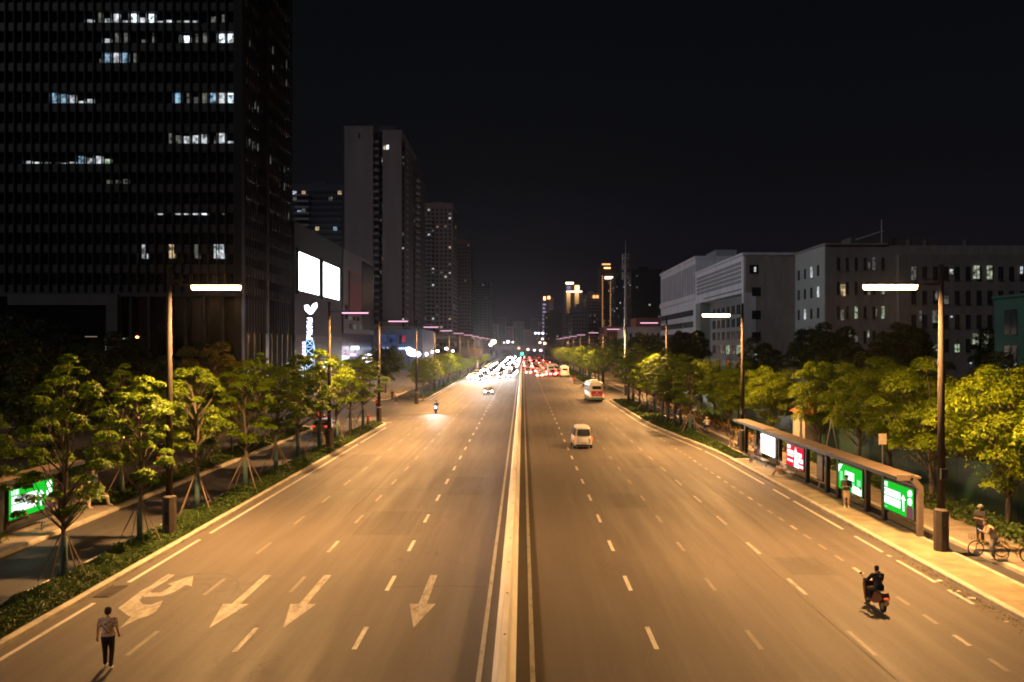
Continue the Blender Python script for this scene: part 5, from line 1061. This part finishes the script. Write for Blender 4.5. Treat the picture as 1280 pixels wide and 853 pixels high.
# right skyline
Y = 900; r = tower('lit_tower', 'slender tower outlined with purple lights and orange crown', S(678.5, Y), S(686, Y), Y, Y+30, ZZ(371, Y), M_td, cat='tower')
M_pu = emis('purple_strip', (.6, .45, .75), .6); M_or = emis('orange_crown', (1, .42, .16), 5.0); M_go = emis('gold_wash', (1, .5, .18), 1.6); M_wc = emis('white_crown', (1, .8, .6), 3.5)
for k in range(13): MB().box(S(678.5, Y), S(682.5-(k % 2)*1.2, Y), Y-1, Y-.1, ZZ(382+k*4.6, Y), ZZ(380+k*4.6, Y)).build('light_bar', M_pu, r)
MB().box(S(679.5, Y), S(682, Y), Y-1, Y-.1, ZZ(375.5, Y), ZZ(371, Y)).build('crown_light', M_or, r); MB().box(S(684.5, Y), S(687.5, Y), Y-1, Y-.1, ZZ(374, Y), ZZ(370.5, Y)).build('crown_light', M_or, r)
MB().box(S(686, Y), S(692, Y), Y, Y+30, 0, ZZ(373, Y)).build('wing', M_tb, r)
apt('black slab tower in front of the purple-lit tower', 681, 702, 393, 700, 30, mat('tower_black_render', (.03, .028, .03), .8), 7, 14, .08, ('dim', 'warm', 'dim'), street='W', balc=False)
Y = 760; r = tower('lit_tower', 'golden floodlit tower with white crown light and two glowing shafts', S(707, Y), S(728, Y), Y, Y+30, ZZ(363, Y), M_tb, cat='tower')
MB().box(S(707, Y), S(717.5, Y), Y+1, Y+20, ZZ(363, Y), ZZ(353, Y)).build('crown_block', M_td, r); MB().box(S(707.2, Y), S(717, Y), Y+.5, Y+1, ZZ(355.5, Y), ZZ(352.8, Y)).build('crown_light', M_wc, r)
for k in range(3): MB().box(S(708.5, Y), S(713.5, Y), Y+.5, Y+.95, ZZ(358.8+k*1.6, Y), ZZ(357.9+k*1.6, Y)).build('light_bar', M_pu, r)
MB().box(S(719, Y), S(724, Y), Y-1, Y+6, ZZ(363, Y), ZZ(357, Y)).build('crown_light', M_or, r); MB().box(S(708, Y), S(727.5, Y), Y-.6, Y-.1, ZZ(365.5, Y), ZZ(364, Y)).build('cornice_light', M_wc, r)
def washm(name, col, z0, z1, s):
    m, t, o = nt(name); e = t.nodes.new('ShaderNodeEmission'); e.inputs[0].default_value = (*col, 1); e.inputs[1].default_value = s; t.links.new(e.outputs[0], o.inputs[0]); return m
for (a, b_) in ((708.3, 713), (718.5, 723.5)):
    for k in range(10): MB().box(S(a, Y), S(b_, Y), Y-.5, Y-.06, ZZ(368.4+k*2.6, Y), ZZ(366+k*2.6, Y)).build('floodlight_wash', emis('shaft_%d' % k, (1, .55+.0*k, .18), 1.5*(.74**k)), r)  # floodlight wash put into glowing boxes that dim downwards
windows(r, 'S', Y, S(707.5, Y), S(727, Y), 10, ZZ(395, Y), 6, 10, .5, .5, .08, ('dim', 'warm'), cap=10)
apt('plain grey block in front of the golden tower', 715, 735, 386, 600, 30, mat('block_grey', (.15, .14, .16), .8), 5, 10, .04, ('dim', 'white'), street='W', balc=False)
r = apt('brownish tower with small orange crown left of the tall orange-striped tower', 733, 751, 369, 640, 30, M_tb, 6, 16, .1, ('dim', 'warm', 'dim'), street='W', balc=False)
for a in (741, 745): MB().box(S(a, 640), S(a+3, 640), 639, 639.9, ZZ(373, 640), ZZ(369.5, 640)).build('crown_light', M_go, r)
Y = 620; r = tower('lit_tower', 'tall dark tower traced with vertical orange light dots', S(751.5, Y), S(769, Y), Y, Y+30, ZZ(332, Y), mat('tower_dark_red', (.08, .05, .045), .8), cat='tower')
MB().box(S(752.5, Y), S(763, Y), Y-.6, Y-.05, ZZ(331.5, Y), ZZ(329.8, Y)).build('crown_light', M_go, r); MB().box(S(755, Y), S(763, Y), Y-.6, Y-.05, ZZ(336, Y), ZZ(334.6, Y)).build('crown_light', M_or, r); MB().box(S(756, Y), S(766, Y), Y-.8, Y-.05, ZZ(349, Y), ZZ(346, Y)).build('crown_light', M_wc, r)
for a, c0 in ((752.5, 345), (762.5, 352)):
    q = MB()
    for k in range(24): q.box(S(a, Y), S(a+1.2, Y), Y-.6, Y-.05, ZZ(c0+1.2+k*2.7, Y), ZZ(c0+k*2.7, Y))
    q.build('light_dots', emis('dots_orange', (1, .5, .2), 1.3 if a > 760 else .8), r)
windows(r, 'S', Y, S(754, Y), S(768, Y), 12, ZZ(352, Y), 7, 22, .5, .5, .12, ('dim', 'warm', 'orange', 'dim'), cap=25)
apt('dark apartment tower with blue-white windows right behind the antenna mast', 769, 786, 347, 590, 30, mat('tower_navy_render', (.05, .05, .07), .8), 7, 26, .12, ('cool', 'white', 'dim', 'dim'), street='W', balc=False)
apt('broad black apartment tower between the antenna mast and the white block', 789, 827, 339, 520, 30, mat('tower_black_render', (.03, .028, .03), .8), 9, 26, .045, ('white', 'green', 'dim', 'dim'), street='W', balc=False)
r = tower('low_building', 'reddish brown low building behind the antenna mast', S(757, 400), S(781, 400), 400, 430, ZZ(408, 400), mat('red_brown_render', (.32, .12, .09), .8)); windows(r, 'S', 400, S(759, 400), S(780, 400), 2, ZZ(412, 400), 6, 3, .4, .5, 0)
MB().box(S(795, 380), S(829, 380), 380, 400, 0, ZZ(397.5, 380)).build('rear_wing', MATS['red_brown_render'], r)
r = tower('low_building', 'pale low building left of the white ribbon-window block', S(783, 340), S(827, 340), 340, 372, ZZ(409, 340), mat('pale_render', (.4, .38, .38), .8)); windows(r, 'S', 340, S(785, 340), S(826, 340), 3, ZZ(414, 340), 6, 3, .45, .5, .04, ('white', 'dim'))

# institute building on the right ---------------------------------------
M_iw = mat('institute_white', (.62, .63, .68), .8, var=.14, scale=.5, stretch=(1, 1, .15)); M_ib = mat('institute_grey_brick', (.28, .255, .235), .85, var=.18, scale=.6, stretch=(1, 1, .2)); M_ig = mat('institute_green_grey', (.2, .24, .22), .8); M_lou = mat('louvre_grey', (.3, .3, .32), .6)
XI = 55.0; r = empty('institute_building', 'white ribbon-window block with a pierced top band facing the street', 'office building')
yA, yB, yC = 211.0, 269.0, 337.0; hA, hB = ZZ(319, yA), 9+.512*55
# rear wing
MB().box(XI, XI+24, yB+.1, yC, 0, hB-.6).build('rear_wing_wall', M_iw, r); MB().box(XI-.4, XI+24.4, yB-.1, yC+.4, hB-.6, hB+.2).build('roof_slab', M_iw, r)
fh = 3.75
for j in range(5):
    z = 3.6+j*fh
    bb = MB().box(XI-.1, XI+.06, yB+4, yC-1, z, z+1.9).build('ribbon_window', M_wd2, r); q = MB()
    for i in range(26): y = yB+4+i*2.5; q.box(XI-.16, XI-.1, y-.05, y+.05, z, z+1.9)
    q.build('mullions', M_lou, bb)
for y, j in ((yB+6, 3), (yB+12, 3), (yB+20, 3)): MB().box(XI-.14, XI-.11, y, y+2.2, 3.7+j*fh, 5.3+j*fh).build('lit_pane', room_glow('pane_green', (.4, .7, .5), .13), r)
q = MB(); 
for i in range(22): y = yB+2+i*3.0; q.box(XI-.35, XI-.02, y-.35, y+.35, ZZ(1, 1)*0+25.6, hB-2.4)
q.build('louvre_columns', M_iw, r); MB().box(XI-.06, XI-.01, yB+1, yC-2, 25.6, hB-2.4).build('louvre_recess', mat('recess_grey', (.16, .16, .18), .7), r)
MB().box(XI-.5, XI+.0, yB-.05, yC, 23.6, 25.2).build('ledge', M_iw, r)
# front wing: upper beam with pierced grid over a deep recess
zt0 = hA; zm = ZZ(366, yA)
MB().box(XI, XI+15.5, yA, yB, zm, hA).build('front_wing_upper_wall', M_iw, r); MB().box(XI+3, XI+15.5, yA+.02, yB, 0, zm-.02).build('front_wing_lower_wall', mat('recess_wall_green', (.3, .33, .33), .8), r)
MB().box(XI-.02, XI+3, yB-7, yB, 0, zm-.02).build('green_pier', M_ig, r); MB().box(XI-.05, XI+3, yA-.3, yA+1.2, 0, zm-.02).build('corner_pier', M_iw, r)
MB().box(XI-.4, XI+15.6, yA-.35, yB, hA, hA+.6).build('roof_slab', M_iw, r)
ho = MB()
for i in range(28):
    for j in range(5): ho.box(XI-.07, XI+.02, yA+2.5+i*1.95, yA+3.6+i*1.95, zm+2.6+j*1.15, zm+3.4+j*1.15)
o = ho.build('pierced_openings', mat('opening_grey', (.12, .12, .13), .8), r); o['kind'] = 'stuff'
MB().box(XI-.12, XI, yA+2, yB-12, zm+.8, zm+1.1).build('dark_strip', M_td, r)  # dark raised strip along the upper wall
for j, (zb, lit_) in enumerate(((2.5, 'dim'), (6.6, 'green'), (10.5, None), (14, None), (17.5, None))):
    for i in range(8):
        y = yA+3+i*5.8
        m_ = GLO['green'] if (lit_ == 'green' and i in (0, 1, 2, 4)) else GLO['dim'] if (lit_ == 'dim' and i % 2) else M_wd2
        pnl = MB().box(XI+2.9, XI+3.0, y, y+3.6, zb, zb+2.4).build('window', m_, r); MB().box(XI+2.85, XI+2.9, y+1.75, y+1.85, zb, zb+2.4).build('frame', M_lou, pnl)
# front end wall in dark brick
MB().box(XI+.5, XI+15.4, yA-.25, yA-.02, 0, hA-.3).build('brick_end_wall', M_ib, r)
for (px, py, k) in ((943, 337, 'white'), (946, 365, None), (946, 394, None), (946, 421, None)):
    x = S(px, yA); z = ZZ(py, yA); MB().box(x-1.3, x+.9, yA-.32, yA-.2, z-1.1, z+1.1).build('window', M_wd, r)
MB().box(S(942, yA), S(944.5, yA), yA-.36, yA-.33, ZZ(340, yA), ZZ(334, yA)).build('lit_window', GLO['white'], r); MB().box(S(943.8, yA), S(945.3, yA), yA-.36, yA-.1, ZZ(451, yA), ZZ(443, yA)).build('lit_window', BR['white'], r)
# connecting stair bay
x0, x1 = XI+15.6, S(1008, yA)
MB().box(x0, x1, yA+4, yA+20, 0, hA-.4).build('stair_bay_wall', M_ib, r); 
for k, py in enumerate((337, 366, 394)):
    z = ZZ(py, yA+4); MB().box(S(992, yA+4), S(998, yA+4), yA+3.8, yA+3.95, z-3, z+2.2).build('landing_glow', room_glow('landing_green', (.5, .7, .5), .12), r); MB().box(x0, x1-.3, yA+2.8, yA+3.9, z-4.2, z-3.1).build('balcony', M_td, r); MB().box(S(1003, yA+4), S(1005.5, yA+4), yA+3.7, yA+3.9, z-.4, z+1.6).build('lit_window', GLO['warm'], r)
# roof things
MB().box(XI+10, XI+17, 285, 300, hB+.2, hB+4).build('roof_house', mat('roof_house_white', (.35, .37, .37), .8), r); 
rl = MB()
for px in (905, 910, 915): rl.tube([(XI+9, 280+px-905, hB), (XI+9, 280+px-905, hB+3)], .06, 4)
rl.tube([(XI+9, 280, hB+2.9), (XI+9, 290, hB+2.9)], .06, 4).build('roof_antenna', M_mast, r)
MB().prism([(0, 0), (9, 0), (9, 2.6)], 0, 1).build('roof_wedge', M_ig, r).location = (S(974, 225), 225, hA)
# long dark front wing
yD = 190.0; xD = S(1031, yD); hD = ZZ(307, yD); r = empty('institute_wing', 'long dark building across the right with many small windows and a pale street end', 'office building')
MB().box(xD+.4, 125, yD, yD+22, 0, hD).build('wall', M_ib, r); MB().box(xD, xD+.38, yD-.02, yD+22, 0, hD+.05).build('street_end_wall', mat('street_end', (.36, .39, .38), .8), r)
MB().box(xD+16, 126, yD-1.5, yD-.02, 0, hD-2.2).build('projecting_front', mat('institute_dark_b', (.24, .22, .2), .85, var=.18, scale=.6, stretch=(1, 1, .2)), r); MB().box(xD-.2, xD+14, yD-.3, yD+22.3, hD+.06, hD+.5).build('roof_edge', M_ib, r)
windows(r, 'S', yD, xD+2, xD+14, 8, hD-1.5, 6, 4, .3, .5, .16, ('dim', 'dim', 'green'), frames=M_td, cap=12)
windows(r, 'S', yD-1.5, xD+18, 122, 6, hD-4, 15, 4, .42, .55, .09, ('dim', 'dim', 'dim', 'green'), frames=M_td, cap=12)
windows(r, 'W', xD, yD+2, yD+20, 9, hD-3, 4, 4, .3, .5, .15, ('warm', 'dim', 'white'))
for (px, py, w_, h_, k) in ((1053.5, 363, 6, 14, 'warm'), (1053, 394, 4, 13, 'dim'), (1086.5, 332, 2, 8, 'dim'), (1086.5, 362, 2.5, 14, 'dim'), (1095.5, 391, 1.5, 9, 'dim'), (1062.5, 417, 2, 8, 'green'), (1085.5, 418, 2, 8, 'green'), (1111.5, 424, 3.5, 12, 'dim'), (1150.5, 395, 3, 13, 'dim'), (1170, 396, 8, 15, 'dim'), (1170.5, 370, 3, 11, 'dim'), (1189.5, 340, 4, 6, 'white'), (1189.5, 396, 2, 2, 'white'), (1220.5, 340.5, 7.5, 16, 'green'), (1237, 340.5, 6.5, 16, 'green'), (1277, 338, 3, 9, 'white'), (1219.5, 424.5, 7, 15, 'green'), (1232.5, 424, 6, 12, 'green'), (1121, 459, 2, 2, 'white'), (1213.5, 454, 2, 2, 'white'), (1170, 455, 3, 9, 'white')):
    Yd = yD-1.7 if px > 1108 else yD-.15; x = S(px, Yd); z = ZZ(py, Yd); ww, hh = w_*Yd/F/2, h_*Yd/F/2
    o = MB().box(x-ww, x+ww, Yd-.05, Yd+.02, z-hh, z+hh).build('lit_window', BR['wing'] if k == 'green' else GLO[k], r)
    if w_ > 5: MB().box(x-.05, x+.05, Yd-.1, Yd-.052, z-hh, z+hh).box(x-ww, x-.06, Yd-.1, Yd-.052, z+hh*.3, z+hh*.3+.1).box(x+.06, x+ww, Yd-.1, Yd-.052, z+hh*.3, z+hh*.3+.1).build('frame', M_td, o)
for px in (1136, 1157, 1207): x = S(px, yD+6); MB().tube([(x, yD+6, hD-2), (x, yD+6, hD+2)], .6, 10).build('roof_vent', M_td, r)
x = S(1102, yD+8); MB().tube([(x, yD+8, hD), (x, yD+8, hD+7)], .1, 6).build('flagpole', M_mast, r); MB().tube([(S(1070, 198), 198, ZZ(300, 198)), (S(1104, 198), 198, ZZ(289, 198))], .18, 6).build('roof_canopy_edge', M_mast, r)
MB().box(S(1068, 198), S(1180, 198), 200, 206, hD+.6, ZZ(297, 200)).build('roof_house', M_td, r)
# green building at right edge
yG = 108.0; xG = S(1243, yG); hG = ZZ(374, yG); r = empty('green_building', 'dark green corner building at the right picture edge behind the trees', 'building'); M_gg = mat('green_render', (.05, .15, .11), .8, var=.15, scale=.3)
MB().box(xG, xG+22, 74, yG, 0, hG).build('wall', M_gg, r); MB().box(xG-.25, xG+22, 73.8, yG+.2, hG, hG+.35).build('cornice', M_gg, r)
for i in range(6):
    for j in range(3):
        a = 77+i*5.2; z = 1.6+j*4.4; q = MB().box(xG-.1, xG-.01, a, a+2.6, z, z+3).build('window', M_wd, r); MB().box(xG-.16, xG-.1, a+1.25, a+1.35, z, z+3).box(xG-.2, xG-.01, a-.1, a+2.7, z-.2, z-.02).build('frame', M_gg, q)
# orange-roofed hut among right trees
r = empty('garden_hut', 'small hut with orange red roof glimpsed between the right bushy trees', 'hut', (S(1030, 70), 70, .16)); 
MB().box(-1.6, 1.6, 0, 3, 0, 3.2).build('wall', mat('hut_wall', (.45, .36, .26), .8), r); MB().rings([[(-1.9, -.3, 3.21), (1.9, -.3, 3.21), (1.9, 3.3, 3.21), (-1.9, 3.3, 3.21)], [(-.5, 1.2, 4.2), (.5, 1.2, 4.2), (.5, 1.8, 4.2), (-.5, 1.8, 4.2)]]).build('roof', mat('hut_roof', (.35, .1, .04), .8), r)

# gantry sign, footbridge, signals ---------------------------------------
Y = 300; r = empty('road_sign', 'large dark back of a road sign on a post over the left tree row', 'road sign', (-15.9, Y, 0)); 
bevel(MB().box(S(575, Y)+15.9, S(602, Y)+15.9, -.1, .1, ZZ(450, Y), ZZ(436, Y)).build('sign_panel', mat('sign_back', (.022, .02, .018), .9, spec=.1), r), .05); MB().tube([(0, .25, 0), (0, .25, ZZ(437, Y))], .22, 10).build('post', M_mast, r)
for k in range(3): MB().box(S(577+k*10, Y)+15.9, S(577.6+k*10, Y)+15.9, .11, .2, ZZ(449, Y), ZZ(437, Y)).build('rib', M_dark, r)
Y = 640; r = empty('footbridge', 'grey footbridge crossing the avenue far away above the traffic', 'footbridge', (0, Y, 0)); M_br = mat('bridge_grey', (.3, .28, .28), .8)
MB().box(-24, 30, 0, 5, 6.0, 8.6).build('deck', M_br, r)
for x in (-20, -.5, 20): MB().box(x-.6, x+.6, 1, 4, 0, 5.99).build('pier', M_br, r)
q = MB(); 
for x in np.arange(-24, 30, 1.0): q.box(x-.04, x+.04, .05, .15, 8.6, 9.6)
q.box(-24, 30, .05, .15, 9.6, 9.7).build('railing', M_br, r)
for k, (px, py, col, s) in enumerate([(648.5, 435.5, (1, .25, .12), .7), (652.5, 442.5, (.05, 1, .45), .75), (660, 437, (1, .6, .4), .7), (668, 438, (1, .7, .8), .6), (676, 438.3, (1, .75, .8), .7)]):
    y = 560 if k != 1 else 470; q = MB().ball((0, 0, 0), s, 10, 6, (1.2, .5, 1)).build('traffic_signal', emis('sig_%d' % k, col, 5)); q.location = (S(px, y), y, ZZ(py, y)); pp = MB().tube([(0, .6, -q.location.z), (0, .6, 0)], .12, 6).build('post', M_dark, q)
    tag(q, ['orange signal light above the barrier end', 'green traffic signal above the far end of the median barrier', 'warm signal light right of the green one', 'pinkish signal light over the red tail lights', 'second pinkish signal light, farther right over the tail lights'][k], 'signal light')
for k, (px, py, col, s, y) in enumerate([(617, 427.5, (1, .72, .35), 1.6, 520), (613.5, 431, (1, .75, .9), 1.1, 500), (635, 427.5, (.85, .8, 1), 1.2, 700), (630, 428.5, (1, .7, .5), .6, 700), (641, 428, (1, .6, .5), .7, 700), (593, 430, (.9, .85, 1), .6, 500), (669.5, 416.7, (.72, .7, 1), 1.0, 800), (673.5, 416.8, (.7, .68, 1), 1.0, 800), (678.5, 416.8, (.72, .7, 1), 1.1, 800), (681, 429.5, (1, .6, .3), .9, 620), (675, 428.5, (1, .65, .4), .8, 620), (678, 424, (1, .75, .65), .7, 650)]):
    q = MB().ball((0, 0, 0), s, 10, 6, (1.1, .5, .9)).build('far_lamp', emis('farlamp_%d' % k, col, 6)); q.location = (S(px, y), y, ZZ(py, y)); MB().tube([(0, .7, -q.location.z), (0, .7, 0)], .15, 6).build('post', M_dark, q)
    tag(q, 'distant lamp glowing near the horizon around the footbridge', 'lamp', 'distant lamps around the footbridge')
bpy.context.view_layer.update()
for o in list(bpy.data.objects):
    if o.type == 'EMPTY' and o.get('label') == 'x':
        for c in kids(o):
            for d_ in kids(c): bpy.data.objects.remove(d_)
            bpy.data.objects.remove(c)
        bpy.data.objects.remove(o)

# night haze over the avenue
hz_ = MB().box(-400, 400, -120, 1950, -1.2, 175).build('haze', None); m = bpy.data.materials.new('night_haze'); m.use_nodes = True; t = m.node_tree; t.nodes.clear()
o_ = t.nodes.new('ShaderNodeOutputMaterial'); pv = t.nodes.new('ShaderNodeVolumePrincipled'); pv.inputs['Density'].default_value = .00006; pv.inputs['Anisotropy'].default_value = .93; pv.inputs['Color'].default_value = (.9, .9, .95, 1)
t.links.new(pv.outputs[0], o_.inputs['Volume']); hz_.data.materials.append(m); tag(hz_, 'thin night haze hanging over the whole avenue', None, None, 'stuff')
cy.volume_bounces = 0; cy.volume_step_rate = 10
